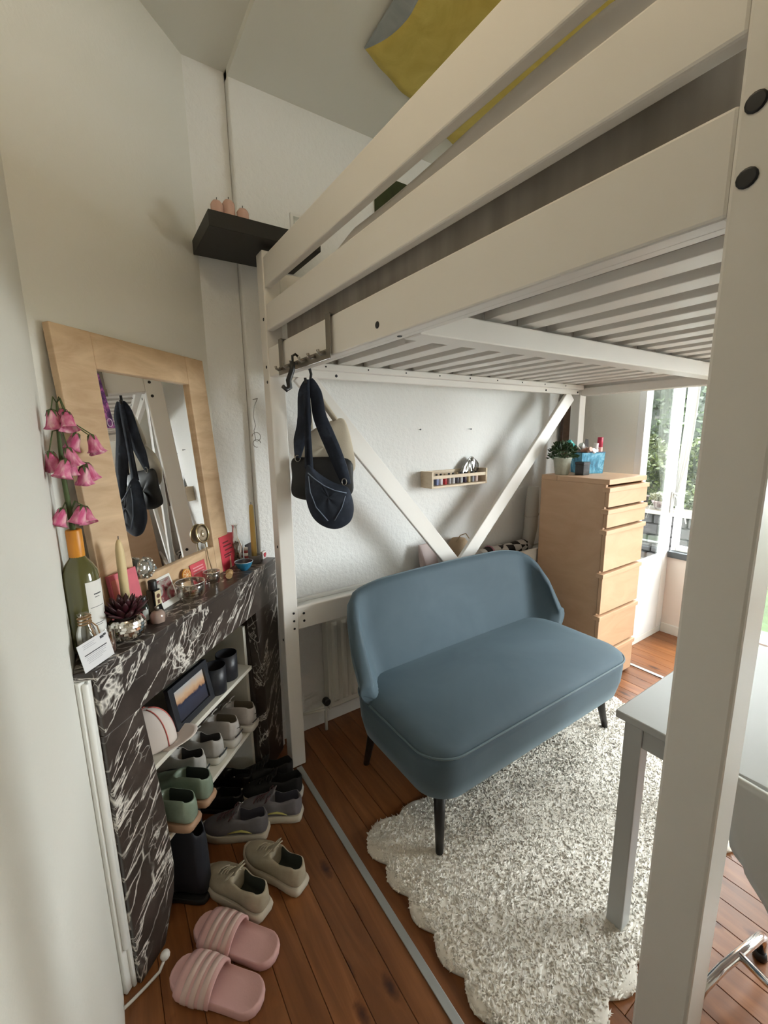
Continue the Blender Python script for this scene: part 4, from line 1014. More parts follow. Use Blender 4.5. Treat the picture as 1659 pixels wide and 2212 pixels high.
# crystal disc
t=at('crystal_disc','round cut crystal door knob shown flat against the mirror','crystal knob',-.542,.078,MZ+.142,rz=0,tilt=math.radians(84))
lb(MB().lathe([(.008,0),(.030,.002),(.034,.008),(.031,.014),(.012,.019),(.002,.020)],seg=16,fr=lambda a,i:1+.06*math.cos(8*a)),'cut_glass',M_GLASSY,t)
lb(MB().lathe([(.026,-.001),(.026,.001)],seg=16),'back_plate',plain('crystal_back',(.35,.34,.30),.2,.6),t)
for k in range(10):
    a=k*.628; lb(MB().sphere((.028*math.cos(a),.028*math.sin(a),.012),.0055,8,6),'facet',plain('facet_glint_%d'%k,(.72,.72,.70),.05,.9) if k==0 else MATS['facet_glint_0'],t)
# bottles
t=at('amber_bottle','small dark bottle with grey shoulder behind the succulent','bottle',-.615,.128)
lb(MB().lathe([(.013,0),(.0145,.002),(.0145,.050),(.009,.060)],seg=16),'bottle_body',plain('dark_green_glass',(.018,.024,.018),.08),t)
lb(MB().lathe([(.0105,.058),(.0105,.080),(.009,.082)],seg=14),'cap',plain('dark_cap',(.02,.02,.022),.25),t)
lb(MB().grid(arc(.0148,math.radians(-150),math.radians(-85),.012,.045),8,2),'label',plain('grey_label',(.40,.42,.40),.6),t)
t=at('black_bottle','black square bottle with cream flower label on the mantel','bottle',-.548,.108)
lb(MB().bx(-.0145,.0145,-.0145,.0145,0,.078),'bottle_body',plain('black_glass',(.010,.010,.011),.08),t,bevel=.004)
lb(MB().lathe([(.012,.078),(.0125,.080),(.0125,.104),(.011,.106)],seg=16),'cap',M_BLACK,t)
l_=lb(MB().bx(-.012,.012,-.0155,-.0148,.030,.074),'label',plain('cream_label',(.62,.52,.32),.6),t)
lb(MB().lathe([(.007,0),(.007,.0006)],(0,-.0162,.058),12,Matrix.Rotation(math.radians(90),3,'X')).box((0,-.016,.040),(.008,.001,.012)),'label_flower',plain('label_brown',(.10,.035,.012),.6),l_)
t=at('squat_perfume_bottle','squat pinkish perfume bottle in front of the black bottle','bottle',-.600,.160)
lb(MB().lathe([(.019,0),(.021,.002),(.0215,.022),(.016,.032),(.007,.036)],seg=8),'bottle_body',plain('pink_perfume_glass',(.36,.26,.22),.08,coat=.5),t)
lb(MB().lathe([(.0065,.036),(.0065,.046),(.005,.048)],seg=12),'cap',M_STEEL,t)
# polaroid
t=at('instant_photo','white bordered instant photo leaning against the mirror','photo',-.480,.112,tilt=-.30,rz=.05)
lb(MB().bx(-.040,.040,-.0006,.0006,0,.098),'paper',M_PAPER,t)
def mk_photo():
    m,tt,b=nm('instant_photo_image'); n=noise(tt,26,4,.6,coords(tt),.8)
    L(tt,ramp(tt,n,[(.32,(.03,.02,.02)),(.45,(.22,.05,.06)),(.55,(.32,.30,.27)),(.72,(.60,.60,.58))]),b.inputs['Base Color']); b.inputs['Roughness'].default_value=.25; return m
lb(MB().bx(-.034,.034,-.0012,-.0007,.020,.090),'image',mk_photo(),t)
# orange slice ornament and red card behind the glass bowls
t=at('orange_slice','dried orange slice propped against the bottom of the mirror','ornament',-.375,.094,MZ+.064,tilt=math.radians(82))
lb(MB().lathe([(.020,-.001),(.022,0),(.022,.003),(.020,.004)],seg=24),'rind',plain('orange_rind',(.62,.26,.03),.6),t)
lb(MB().lathe([(.0185,.0038),(.0185,.0046)],seg=24),'pith',plain('orange_pith',(.72,.58,.35),.6),t)
for k in range(8):
    a=k*math.pi/4; lb(MB().prism([(.003*math.cos(a),.003*math.sin(a),.0044),(.017*math.cos(a-.33),.017*math.sin(a-.33),.0044),(.0175*math.cos(a),.0175*math.sin(a),.0044),(.017*math.cos(a+.33),.017*math.sin(a+.33),.0044)],(0,0,.0008)),'segment',plain('orange_flesh',(.55,.17,.015),.4) if k==0 else MATS['orange_flesh'],t)
t=at('red_note','small red note with dark writing leaning on the mirror frame','note',-.300,.100,MZ,tilt=-.18)
lb(MB().bx(-.042,.042,-.001,.001,0,.088),'sheet',mk_pink('red_note_paper',(.55,.06,.08)),t)
for z in (.070,.060,.050): lb(MB().bx(-.03,.028,-.0016,-.0011,z,z+.004),'writing',plain('pink_writing',(.72,.32,.33),.6) if z==.07 else MATS['pink_writing'],t)
# glass bowls
def gbowl(nme,label,u,n,r,h,foot):
    t=at(nme,label,'bowl',u,n)
    lb(MB().lathe([(r*foot,0),(r*foot,.004),(r*.75,.008),(r*.97,h*.35),(r,h*.7),(r*1.03,h),(r*.99,h),(r*.95,h*.7),(r*.9,h*.38),(r*.6,.014),(.002,.012)],seg=28,cap=False),'glass',M_GLASSY,t)
    lb(MB().tube([(r*1.01*math.cos(a),r*1.01*math.sin(a),h) for a in [i*2*math.pi/30 for i in range(30)]],.0012,6,loop=True),'rim',plain(nme+'_rim',(.70,.66,.62),.08,.5),t)
    return t
gb=gbowl('glass_bowl','large clear glass bowl of trinkets in the middle of the mantel',-.432,.150,.0455,.064,.70)
for k,(cn,cc,dx_,dy_) in enumerate((('wine red',(.22,.03,.05),-.016,-.008),('amber',(.45,.24,.06),.004,-.014),('ivory',(.60,.55,.45),.018,.002),('dark brown',(.08,.045,.03),-.004,.012),('rose',(.50,.22,.22),.012,.016))):
    o=MB().sphere(W(-.432,.150,MZ)+Vector((dx_,dy_,.0215)),.0075,12,8,(1,1,.85)).build('bead',plain('bead_%d'%k,cc,.25),None)
    tag(o,'%s bead lying in the large clear glass bowl'%cn,'bead','beads in the large glass bowl')
gbowl('glass_cup','smaller clear glass cup right of the large glass bowl',-.298,.140,.028,.055,.75)
t=at('cork_stopper','tan cork stopper lying beside the glass cup','cork',-.205,.150,MZ+.0125,rz=.5)
lb(MB().lathe([(.012,-.018),(.0125,-.016),(.0115,.016),(.011,.018)],seg=14,rot=Matrix.Rotation(math.radians(90),3,'Y')),'cork',plain('cork',(.46,.30,.14),.8,var=.25,vscale=120),t)
lb(MB().lathe([(.014,.018),(.014,.026),(.012,.028)],seg=14,rot=Matrix.Rotation(math.radians(90),3,'Y')),'knob',plain('cork_knob',(.40,.26,.12),.7),t)
# round glass lens with brass rim at the mirror
t=at('brass_lens','round brass rimmed lens standing against the mirror','lens',-.236,.070,MZ+.178,tilt=math.radians(80))
lb(MB().tube([(.034*math.cos(a),.034*math.sin(a),.004) for a in [i*2*math.pi/32 for i in range(32)]],.0035,8,loop=True),'rim',plain('pale_brass',(.55,.45,.28),.25,1),t)
lb(MB().lathe([(.033,.001),(.020,.005),(.002,.0065)],seg=24),'lens_glass',plain('lens_brown',(.32,.25,.17),.1,coat=.5),t)
lb(MB().lathe([(.013,.006),(.010,.010),(.002,.011)],seg=18),'boss',plain('lens_boss',(.5,.43,.32),.15,.5),t)
lb(MB().tube([(0,-.034,.004),(0,-.10,.004),(0,-.172,.004)],.002,6),'stand',plain('lens_stand',(.4,.32,.2),.3,1),t)
# red box with writing
t=at('red_box','tall red box with dark lettering right of the mirror','box',-.098,.078,rz=.04,tilt=-.06)
lb(MB().bx(-.050,.050,-.010,.010,0,.140),'box_body',mk_pink('red_box',(.55,.035,.06)),t,bevel=.001)
for (z,a,b_) in ((.110,-.03,.012),(.095,-.028,.03),(.078,-.02,.034),(.060,-.03,.026),(.050,-.026,.018)):
    lb(MB().bx(a,b_,-.0108,-.0101,z,z+.0055),'lettering',plain('dark_red_ink',(.12,.01,.015),.6) if z==.11 else MATS['dark_red_ink'],t)
# corked decanter, striped tube, blue bowl, holder + candle, print, heart
t=at('glass_decanter','clear glass bottle with brown twigs behind the red box','bottle',-.040,.086)
lb(MB().lathe([(.026,0),(.028,.003),(.028,.08),(.020,.105),(.012,.118),(.012,.165),(.018,.172)],seg=22,cap=False),'glass',M_GLASSY,t)
R7=random.Random(2); tw=MB()
for k in range(14):
    a=R7.uniform(0,6.28); b2=a+R7.uniform(.5,2.5); tw.tube([(.018*math.cos(a),.018*math.sin(a),.006+.03*R7.random()),(.006,.004,.05+.02*R7.random()),(.020*math.cos(b2),.020*math.sin(b2),.085+.012*R7.random())],.0035,5)
lb(tw,'twigs',plain('brown_twigs',(.13,.085,.045),.8),t)
t=at('striped_tube','small red and white striped tube in front of the glass bottle','tube',-.030,.125)
for k in range(6): lb(MB().lathe([(.0085,.012*k),(.0085,.012*k+.0118)],seg=14),'band',plain('stripe_red',(.32,.05,.05),.5) if k==0 else (plain('stripe_white',(.72,.68,.62),.5) if k==1 else MATS['stripe_red' if k%2==0 else 'stripe_white']),t)
t=at('blue_bowl','small blue glazed bowl near the far end of the mantel','bowl',-.108,.158)
def mk_bowl2():
    return plain('blue_glaze',(.025,.16,.28),.15,var=.3,vscale=50)
lb(MB().lathe([(.014,0),(.016,.003),(.026,.012),(.034,.030),(.0355,.036)],seg=26,cap=False),'outer',mk_bowl2(),t)
lb(MB().lathe([(.0355,.036),(.033,.035),(.030,.028),(.020,.012),(.002,.009)],seg=26,cap=False),'inner',plain('dark_glaze',(.05,.045,.06),.2,var=.4,vscale=60),t)
lb(MB().tube([(.0352*math.cos(a),.0352*math.sin(a),.036) for a in [i*2*math.pi/28 for i in range(28)]],.0013,6,loop=True),'rim',plain('pale_blue_rim',(.45,.55,.62),.2),t)
t=at('ribbed_candle_holder','grey ribbed candle holder at the far end of the mantel','candle holder',-.010,.152)
lb(MB().lathe([(.021,0),(.025,.004),(.026,.022),(.027,.034),(.024,.035),(.018,.028),(.004,.026)],seg=40,fr=lambda a,i:1+.045*math.cos(20*a)),'holder',plain('grey_ceramic',(.17,.16,.155),.45),t)
t=at('tall_taper_candle','tall yellow taper candle in the grey ribbed holder','candle',-.010,.152,MZ+.0265)
lb(MB().lathe([(.0115,0),(.0112,.05),(.0095,.19),(.0075,.222),(.004,.226)],seg=14),'wax',plain('yellow_wax',(.62,.43,.13),.5),t)
lb(MB().tube([(0,0,.224),(.001,0,.236)],.0011,5),'wick',M_BLACK,t)
t=at('dark_postcard','dark postcard standing behind the yellow candle','postcard',.020,.122,rz=.0,tilt=-.05)
lb(MB().bx(-.044,.044,-.0006,.0006,0,.080),'card_sheet',plain('dark_print',(.03,.018,.018),.5,var=.9,vscale=70),t)
t=at('heart_charm','white block with a red heart at the far end of the mantel','ornament',.052,.160)
lb(MB().bx(-.015,.015,-.006,.006,0,.034),'block',plain('white_block',(.66,.63,.60),.4),t,bevel=.002)
hp=[(0.0,-.0066,.006),(.010,-.0066,.017),(.010,-.0066,.024),(.006,-.0066,.028),(0,-.0066,.024),(-.006,-.0066,.028),(-.010,-.0066,.024),(-.010,-.0066,.017)]
lb(MB().prism(hp,(0,-.002,0)),'heart',plain('heart_red',(.42,.015,.03),.4),t)
# ================================================================ things on the shelves in the fireplace
t=at('sunset_photo_frame','black framed sunset photo on the upper fireplace shelf','photo frame',-.455,.138,Z1+.0005,tilt=-.16)
fwid,fht=.100,.152
for nm_,b in (('a',(-fwid,-fwid+.022,0,fht)),('b',(fwid-.022,fwid,0,fht)),('c',(-fwid+.022,fwid-.022,0,.022)),('d',(-fwid+.022,fwid-.022,fht-.022,fht))):
    lb(MB().bx(b[0],b[1],-.010,.008,b[2],b[3]),'frame_bar',plain('frame_black',(.020,.022,.028),.35) if nm_=='a' else MATS['frame_black'],t,bevel=.0015)
def mk_sunset():
    m,tt,b=nm('sunset_print'); tc=node(tt,'ShaderNodeTexCoord'); sp=node(tt,'ShaderNodeSeparateXYZ'); L(tt,tc.outputs['Object'],sp.inputs[0])
    n=noise(tt,38,5,.6,tc.outputs['Object']); ma=node(tt,'ShaderNodeMath',operation='MULTIPLY_ADD'); ma.inputs[1].default_value=.030; L(tt,n,ma.inputs[0]); L(tt,sp.outputs['Z'],ma.inputs[2])
    mr=node(tt,'ShaderNodeMapRange'); mr.inputs[1].default_value=.035; mr.inputs[2].default_value=.145; L(tt,ma.outputs[0],mr.inputs[0])
    L(tt,ramp(tt,mr.outputs[0],[(0,(.045,.045,.06)),(.40,(.05,.055,.085)),(.50,(.035,.04,.07)),(.56,(.50,.28,.16)),(.70,(.62,.42,.27)),(1,(.42,.46,.50))]),b.inputs['Base Color']); b.inputs['Roughness'].default_value=.15; return m
lb(MB().bx(-fwid+.020,fwid-.020,-.002,.004,.020,fht-.020),'photo',mk_sunset(),t)
lb(MB().prism([(-.02,.008,.10),(.02,.008,.10),(.02,.040,.004),(-.02,.040,.004)],(0,.003,0)),'easel_back',M_BLACK,t)
for (u,n,lab) in ((-.318,.128,'black tumbler next to the sunset photo on the fireplace shelf'),(-.226,.120,'black tumbler farthest from the sunset photo on the fireplace shelf')):
    t=at('black_tumbler',lab,'tumbler',u,n,Z1+.0005,group='black tumblers on the fireplace shelf')
    lb(MB().lathe([(.036,0),(.039,.002),(.0405,.105),(.0385,.105),(.036,.012),(.004,.010)],seg=26),'cup',plain('black_ceramic_%d'%len(MATS),(.016,.017,.022),.4,bscale=60,bstr=.3),t)
    lb(MB().lathe([(.034,.06),(.034,.066),(.002,.066)],seg=20),'wax_fill',plain('dark_wax_%d'%len(MATS),(.02,.02,.024),.5),t)
# cap with red piping
t=at('baseball_hat','white baseball hat with red piping at the near end of the upper fireplace shelf','hat',-.628,.085,Z1+.0005,rz=-.9)
cp=MB()
def dome(u,v):
    a=2*math.pi*u; e=math.pi/2*v; r=.080*math.cos(e)**.8 if v<1 else .001
    return (r*math.cos(a)*1.12, r*math.sin(a)*.62, .003+.128*math.sin(e))
cp.grid(dome,32,12,loopu=True); lb(cp,'crown',plain('white_cap_cloth',(.66,.58,.53),.8),t)
for k in range(6):
    a=2*math.pi*k/6+.3; lb(MB().tube([tuple(Vector(dome(a/6.2832,v))*1.01) for v in [i/10 for i in range(10)]],.0018,5),'piping',plain('red_piping',(.50,.10,.08),.6) if k==0 else MATS['red_piping'],t)
def brim(u,v):
    a=math.radians(-60+120*u); r0=.088;r1=.088+.055*math.sin(math.pi*(.15+.7*u)); r=r0+(r1-r0)*v
    return (r*math.cos(a)*1.05, r*math.sin(a)*.62, .006-.010*v*0+.012*math.cos(a*1.3)*v)
lb(MB().grid(brim,20,6),'brim',MATS['white_cap_cloth'],t,solid=.003)
lb(MB().lathe([(.006,.129),(.005,.134),(.001,.136)],seg=12),'button',MATS['red_piping'],t)
# ================================================================ shoes
HW=[(0,.0255),(.05,.032),(.15,.0345),(.32,.0345),(.50,.040),(.66,.0455),(.78,.0440),(.90,.0330),(.97,.0190),(1,.0060)]
def make_shoe(name,label,cat,L_,c_up,c_sole,c_lin,style='sneaker',sole=.022,H=None,lace=None,accent=None,grp=None,rough=.7):
    t=thing(name,label,cat,(0,0,0),group=grp,world=False)
    H=H or [(0,.070),(.06,.080),(.16,.072),(.30,.058),(.42,.070),(.50,.074),(.62,.058),(.76,.044),(.88,.038),(.96,.028),(1,.014)]
    ws=L_/.26
    key='%s_%d'%(name,len(MATS))
    mu=plain(key+'_upper',c_up,rough,bscale=140,bstr=.2,var=.10,vscale=30); ms=plain(key+'_sole',c_sole,.6,var=.06,vscale=30); ml=plain(key+'_lining',c_lin,.9)
    st=[0,.025,.05,.09,.15,.22,.30,.37,.43,.47,.53,.60,.67,.74,.81,.87,.92,.96,.985,1]
    cav=set(range(2,9)); rings=[]
    for i,f in enumerate(st):
        w=interp(HW,f)*ws; h=interp(H,f); x=f*L_
        if i==0: w*=.62
        if i==1: w*=.90
        s=sole*.7
        if i in cav:
            half=[(-w,s),(-w*1.03,s+(h)*.35),(-w*.96,s+h*.72),(-w*.86,s+h*.98),(-w*.70,s+h),(-w*.58,s+h*.72),(-w*.56,s+h*.30),(-w*.30,s+.012)]
        else:
            cl=.80 if i<2 else .86
            half=[(-w,s),(-w*1.03,s+h*.35),(-w*.95,s+h*.70),(-w*.76,s+h*.90),(-w*.55,s+h*.965),(-w*.36,s+h*.99),(-w*.20,s+h),(-w*.07,s+h*1.005)]
        full=half+[(-y,z) for y,z in reversed(half)]
        xo=-.006*math.sin(math.pi*.5) if i==0 else 0
        rings.append([Vector((x+xo,y,z)) for y,z in full])
    up=MB(); li=MB(); n=len(rings[0])
    for i in range(len(rings)-1):
        for j in range(n):
            jj=(j+1)%n; q=[rings[i][j],rings[i][jj],rings[i+1][jj],rings[i+1][j]]
            inner = 4<=j<=10 and (i in cav or i+1 in cav) and i>=2 and i+1<=8
            (li if inner else up).add(q,[(0,1,2,3)],True)
    up.add(rings[0],[tuple(range(n))],True); up.add(rings[-1],[tuple(range(n))],True)
    def weld(mb,nm_,mat,**k):
        o=lb(mb,nm_,mat,t,fix=False); bm=bmesh.new(); bm.from_mesh(o.data); bmesh.ops.remove_doubles(bm,verts=bm.verts,dist=.0002); bmesh.ops.recalc_face_normals(bm,faces=bm.faces); bm.to_mesh(o.data); bm.free()
        md=o.modifiers.new('sub','SUBSURF'); md.levels=1; md.render_levels=1
        return o
    upper=weld(up,'upper',mu); weld(li,'lining',ml)
    # sole
    ol=[]
    for f in [0,.02,.06,.15,.3,.45,.6,.72,.82,.9,.95,.985,1.0]:
        w=interp(HW,min(f,1))*ws*1.08+.002; ol.append((f*L_+(.006*(1 if f>.9 else -1 if f<.03 else 0)),w*(.66 if f==0 else 1)))
    P=[(x,-w) for x,w in ol]+[(x,w) for x,w in reversed(ol)]
    def sr(k,z,spring=True): return [Vector(((x-L_/2)*k+L_/2,y*k,z+(.010*max(0,(x/L_-.78)/.22)**2 if spring else 0))) for x,y in P]
    so_=lb(MB().rings([sr(.94,0),sr(1.0,.004),sr(1.02,sole*.5),sr(.99,sole*.95),sr(.95,sole)]),'sole',ms,t)
    if lace:
        mla=plain(key+'_lace',lace,.8); 
        for k in range(5):
            f=.455+.055*k; z=sole*.7+interp(H,f)+.004; wv=interp(HW,f)*ws*.42
            lb(MB().tube([(f*L_,-wv,z-.006),(f*L_+.004,-wv*.4,z+.001),(f*L_+.012,wv*.4,z+.000),(f*L_+.014,wv,z-.007)],.0022,6),'lace',mla,t)
        z=sole*.7+interp(H,.47)+.007
        for sg in (-1,1):
            lb(MB().tube([(.47*L_,0,z),(.45*L_,sg*.016,z+.010),(.47*L_,sg*.034,z+.004),(.52*L_,sg*.036,z-.010),(.50*L_,sg*.012,z)],.0019,6),'lace',mla,t)
    if style!='clog':
        # tongue
        z0=sole*.7+interp(H,.44)
        lb(MB().grid(lambda u,v:(L_*(.52-.13*v),(u-.5)*.040*ws*(1+.1*v),z0-.002+.028*v+.004*math.cos((u-.5)*3)),9,7),'tongue',mu,t,solid=.004)
    if accent:
        ma_=plain(key+'_accent',accent,.5)
        for sg in (-1,1):
            pts=[]
            for f in (.18,.26,.34,.44,.54):
                w=interp(HW,f)*ws*1.045; pts.append((f*L_,sg*(w+.0012),sole*.7+.018+.010*math.sin((f-.18)*8)))
            lb(MB().tube(pts,[.001,.0035,.0042,.003,.001],6,flat=1.0),'side_flash',ma_,t)
    return t
def place(t,heel,toe=None,ang=None,z=.0008,label=None):
    t.location=(heel[0],heel[1],z)
    t.rotation_euler=(0,0,ang if ang is not None else math.atan2(toe[1]-heel[1],toe[0]-heel[0]))
    if label: t['label']=label
    return t
# beige sneakers on the floor
b1=make_shoe('beige_sneaker','beige laced sneaker nearest the pink slides','shoe',.255,(.38,.325,.235),(.48,.42,.33),(.035,.04,.03),lace=(.50,.44,.33),sole=.030,grp='beige sneakers on the floor')
place(b1,(.276,1.122),(.168,1.330))
b2=copy_tree(b1); place(b2,(.402,1.128),(.300,1.336),label='beige laced sneaker beside the floor strip, in front of the grey trainers')
# grey runners
g1=make_shoe('grey_trainer','grey mauve running shoe with yellow line, in front of its pair','shoe',.245,(.175,.165,.185),(.52,.47,.38),(.06,.06,.085),lace=(.12,.06,.07),accent=(.50,.46,.14),sole=.030,grp='grey trainers on the floor')
place(g1,(.372,1.392),(.180,1.528))
g2=copy_tree(g1); place(g2,(.508,1.392),(.318,1.528),label='grey mauve running shoe behind its pair, next to the black shoes')
# black shoes with white soles
k1=make_shoe('black_shoe','black shoe with white sole behind the grey trainers','shoe',.245,(.008,.008,.009),(.58,.55,.50),(.006,.006,.006),lace=(.02,.02,.02),sole=.026,grp='black shoes by the bed post')
place(k1,(.553,1.492),(.345,1.606))
k2=copy_tree(k1); place(k2,(.553,1.592),(.34,1.690),label='black shoe with white sole right beside the left bed post')
# shelf shoes, heels facing out
AIN=BE+math.radians(90)
def onshelf(t,u,n,label=None,da=0): p=W(u,n,Z2+.0008); place(t,(p.x,p.y),ang=AIN+da,z=p.z,label=label); return t
HI=[(0,.078),(.06,.086),(.16,.086),(.30,.082),(.42,.080),(.50,.078),(.62,.060),(.76,.048),(.88,.042),(.96,.030),(1,.014)]
w1_=make_shoe('white_sneaker','white sneaker at the far end of the lower fireplace shelf','shoe',.235,(.50,.46,.43),(.56,.53,.48),(.16,.13,.09),lace=(.5,.47,.44),sole=.030,H=HI,grp='white sneakers on the shelf')
swm=plain('swoosh_black',(.02,.02,.025),.5)
lb(MB().prism([(-.0098,-.012,.072),(-.0098,-.006,.066),(-.0098,.012,.076),(-.0098,-.005,.0695)],(.002,0,0)),'heel_logo',swm,w1_)
lb(MB().tube([(-.0085,-.026,.046),(-.0095,0,.044),(-.0085,.026,.047)],.0022,6),'heel_seam',swm,w1_)
onshelf(w1_,-.192,.200)
onshelf(copy_tree(w1_),-.284,.178,'white sneaker second from the far end of the lower fireplace shelf')
y1_=make_shoe('grey_white_sneaker','white and charcoal sneaker next to the white pair on the lower shelf','shoe',.232,(.42,.40,.37),(.52,.50,.44),(.05,.045,.045),lace=(.08,.08,.08),sole=.026,accent=(.03,.04,.05),grp='white and charcoal sneakers on the shelf')
lb(MB().tube([(-.008,-.024,.034),(-.0092,0,.032),(-.008,.024,.034)],.003,6),'heel_band',plain('charcoal_band',(.03,.04,.045),.5),y1_)
onshelf(y1_,-.374,.165); onshelf(copy_tree(y1_),-.460,.150,'white and charcoal sneaker next to the sage pair on the lower shelf')
s1_=make_shoe('sage_shoe','glossy sage green shoe with orange sole, nearer the sneakers','shoe',.235,(.20,.25,.19),(.34,.20,.12),(.030,.040,.033),style='clog',sole=.026,H=HI,grp='sage shoes on the shelf',rough=.22)
onshelf(s1_,-.548,.235); onshelf(copy_tree(s1_),-.637,.240,'glossy sage green shoe with orange sole, next to the marble jamb')
# boots under the shelf
HB=[(0,.235),(.06,.250),(.16,.252),(.30,.250),(.38,.245),(.44,.13),(.52,.085),(.62,.066),(.76,.050),(.88,.044),(.96,.032),(1,.016)]
d1=make_shoe('navy_boot','dark navy suede boot standing beside the near marble jamb','boot',.25,(.007,.008,.014),(.008,.008,.009),(.004,.004,.005),style='clog',sole=.02,H=HB,grp='navy boots in the fireplace')
p=W(-.615,.245,0); place(d1,(p.x,p.y),ang=AIN+.05)
d2=copy_tree(d1); p=W(-.515,.150,0); place(d2,(p.x,p.y),ang=AIN-.05,label='dark navy suede boot under the shelf, behind the sneakers')
HP=[(0,.062),(.06,.070),(.16,.064),(.30,.056),(.42,.056),(.50,.060),(.62,.052),(.76,.042),(.88,.036),(.96,.026),(1,.014)]
e1=make_shoe('black_loafer','black loafer with a metal ring under the lower shelf','shoe',.24,(.010,.009,.009),(.008,.008,.008),(.005,.005,.005),style='clog',sole=.02,H=HP,grp='black loafers under the shelf',rough=.3)
for k in range(1): lb(MB().tube([(.012*math.cos(a)-.004,.006+.010*math.sin(a),.052+.004*math.cos(a)) for a in [i*2*math.pi/16 for i in range(12)]],.0028,6),'metal_ring',M_CHROME,e1)
p=W(-.300,.180,0); place(e1,(p.x,p.y),ang=AIN)
e2=copy_tree(e1); p=W(-.205,.170,0); place(e2,(p.x,p.y),ang=AIN-.02,label='black loafer with a metal ring beside the far marble jamb')
# pink slides
def make_slide(label):
    t=thing('pink_slide',label,'slide sandal',(0,0,0),group='pink slides on the floor',world=False)
    m=plain('pink_foam_%d'%len(MATS),(.66,.395,.375),.75,bscale=160,bstr=.15); ms=plain('pale_stripe_%d'%len(MATS),(.64,.47,.42),.8)
    L_=.272; ol=[]
    HS=[(0,.010),(.02,.024),(.06,.036),(.13,.0430),(.3,.0430),(.5,.0440),(.66,.049),(.80,.049),(.92,.038),(.98,.024),(1,.010)]
    for f in [0,.008,.02,.04,.07,.11,.16,.3,.45,.6,.7,.8,.88,.94,.98,1]: ol.append((f*L_,interp(HS,f)))
    P=[(x,-w) for x,w in ol]+[(x,w) for x,w in reversed(ol)]
    def sr(k,z): return [Vector(((x-L_/2)*k+L_/2,y*k,z)) for x,y in P]
    lb(MB().rings([sr(.95,0),sr(1,.004),sr(1.015,.016),sr(1.01,.026),sr(.985,.031),sr(.95,.030),sr(.88,.026),sr(.6,.024),sr(.2,.024)]),'footbed',m,t)
    def stf(x0,x1,off):
        def f(u,v):
            a=math.radians(-8+196*u); x=x0+(x1-x0)*v; w=interp(HS,min(1,x/L_))+.004+off
            hgt=.076-.016*((x-.125)/.10); 
            lean=.012*math.sin(math.radians(196*u-8))*(1 if True else 0)
            return (x-lean*.6+.0, w*math.cos(a), .018+(hgt-.018+off)*max(-.25,math.sin(a)))
        return f
    s_=lb(MB().grid(stf(.128,.236,0),25,9),'strap',m,t,solid=.007)
    for k in range(3):
        x0=.140+.026*k; lb(MB().grid(stf(x0,x0+.017,.0040),25,3),'stripe',ms,s_,solid=.0010)
    return t
s1=make_slide('pink foam slide nearest the camera with pale strap stripes'); place(s1,(.198,.915),(.024,1.112))
s2=copy_tree(s1); place(s2,(.266,.992),(.100,1.196),label='pink foam slide with pale strap stripes beside the beige sneaker')
# white aerial lead by the wall
t=thing('cable_end','white cable with a round plug lying at the foot of the fireplace','cable',(-.05,1.13,0))
MB().tube([(-.104,1.10,.022),(-.085,1.115,.010),(-.05,1.13,.008),(-.018,1.137,.018),(-.004,1.142,.040)],.0042,8).build('cable',plain('white_cable',(.66,.64,.60),.4),t)
MB().sphere((.0,1.146,.050),.013,14,8).build('plug',plain('white_plug',(.62,.60,.56),.35),t)
# ================================================================ curtain at the corner window
t=thing('sheer_curtain','thin white curtain tied back at the corner window','curtain',(3.31,1.29,.9))
def cur(u,v):
    z=2.30-1.35*v; w=.065*(1-.62*math.exp(-((z-1.02)/.22)**2))
    return (3.325+.006*math.sin(u*22),1.325-w*u-.01*math.sin(v*5),z)
m_,t_,b_=nm('sheer_white'); b_.inputs['Base Color'].default_value=(.85,.85,.84,1); b_.inputs['Roughness'].default_value=.9; b_.inputs['Transmission Weight'].default_value=.0; b_.inputs['Alpha'].default_value=.85
MB().grid(cur,24,30).build('drape',m_,t,solid=.001)
MB().tube([(3.31,1.33,1.03),(3.305,1.29,.99),(3.302,1.26,.93),(3.308,1.24,.84)],.004,6).build('tie_cord',M_WHITE,t)
MB().tube([(3.325,1.10,2.32),(3.325,1.34,2.32)],.006,8).build('rod',M_WHITE,t)
# ================================================================ unseen pendant lamp beyond the near post, guessed and added for warm light
lx,ly,lz=1.95,-.55,2.42
t=thing('added_pendant_lamp','unseen warm pendant lamp with a cream cone shade, added over the table','lamp',(lx,ly,lz-.1))
MB().lathe([(.16,-.02),(.165,-.02),(.05,.13),(.02,.14),(.018,.135),(.045,.125)],(lx,ly,lz),28,cap=False).build('lamp_shade',plain('cream_shade',(.75,.70,.58),.7),t)
MB().tube([(lx,ly,lz+.13),(lx,ly,ZC-.002)],.003,8).build('cord',M_WHITE,t)
MB().lathe([(.05,ZC-.03),(.05,ZC-.001)],(lx,ly,0),18).build('ceiling_rose',M_WHITE,t)
bl=bpy.data.lights.new('added_pendant_bulb','POINT'); bl.energy=5; bl.color=(1.0,.80,.52); bl.shadow_soft_size=.11
bo=bpy.data.objects.new('added_pendant_bulb',bl); COL.objects.link(bo); bo.parent=t; bo.location=(0,0,.075)
# unseen hanging ceiling lamp, guessed and added to brighten the end rails
t=thing('ceiling_lamp','unseen short ceiling lamp added beside the bed to light its end rails','lamp',(.14,.50,2.70))
MB().lathe([(.10,.102),(.10,.114),(.02,.1265)],(.14,.50,2.70),28).build('base',M_WHITE,t)
MB().tube([(.14,.50,2.600),(.14,.50,2.81)],.008,10).build('lamp_holder',M_WHITE,t)
hb=bpy.data.lights.new('added_ceiling_bulb','POINT'); hb.energy=2.9; hb.color=(1.0,.80,.52); hb.shadow_soft_size=.05
ho=bpy.data.objects.new('added_ceiling_bulb',hb); COL.objects.link(ho); ho.parent=t; ho.location=(0,0,-.17)
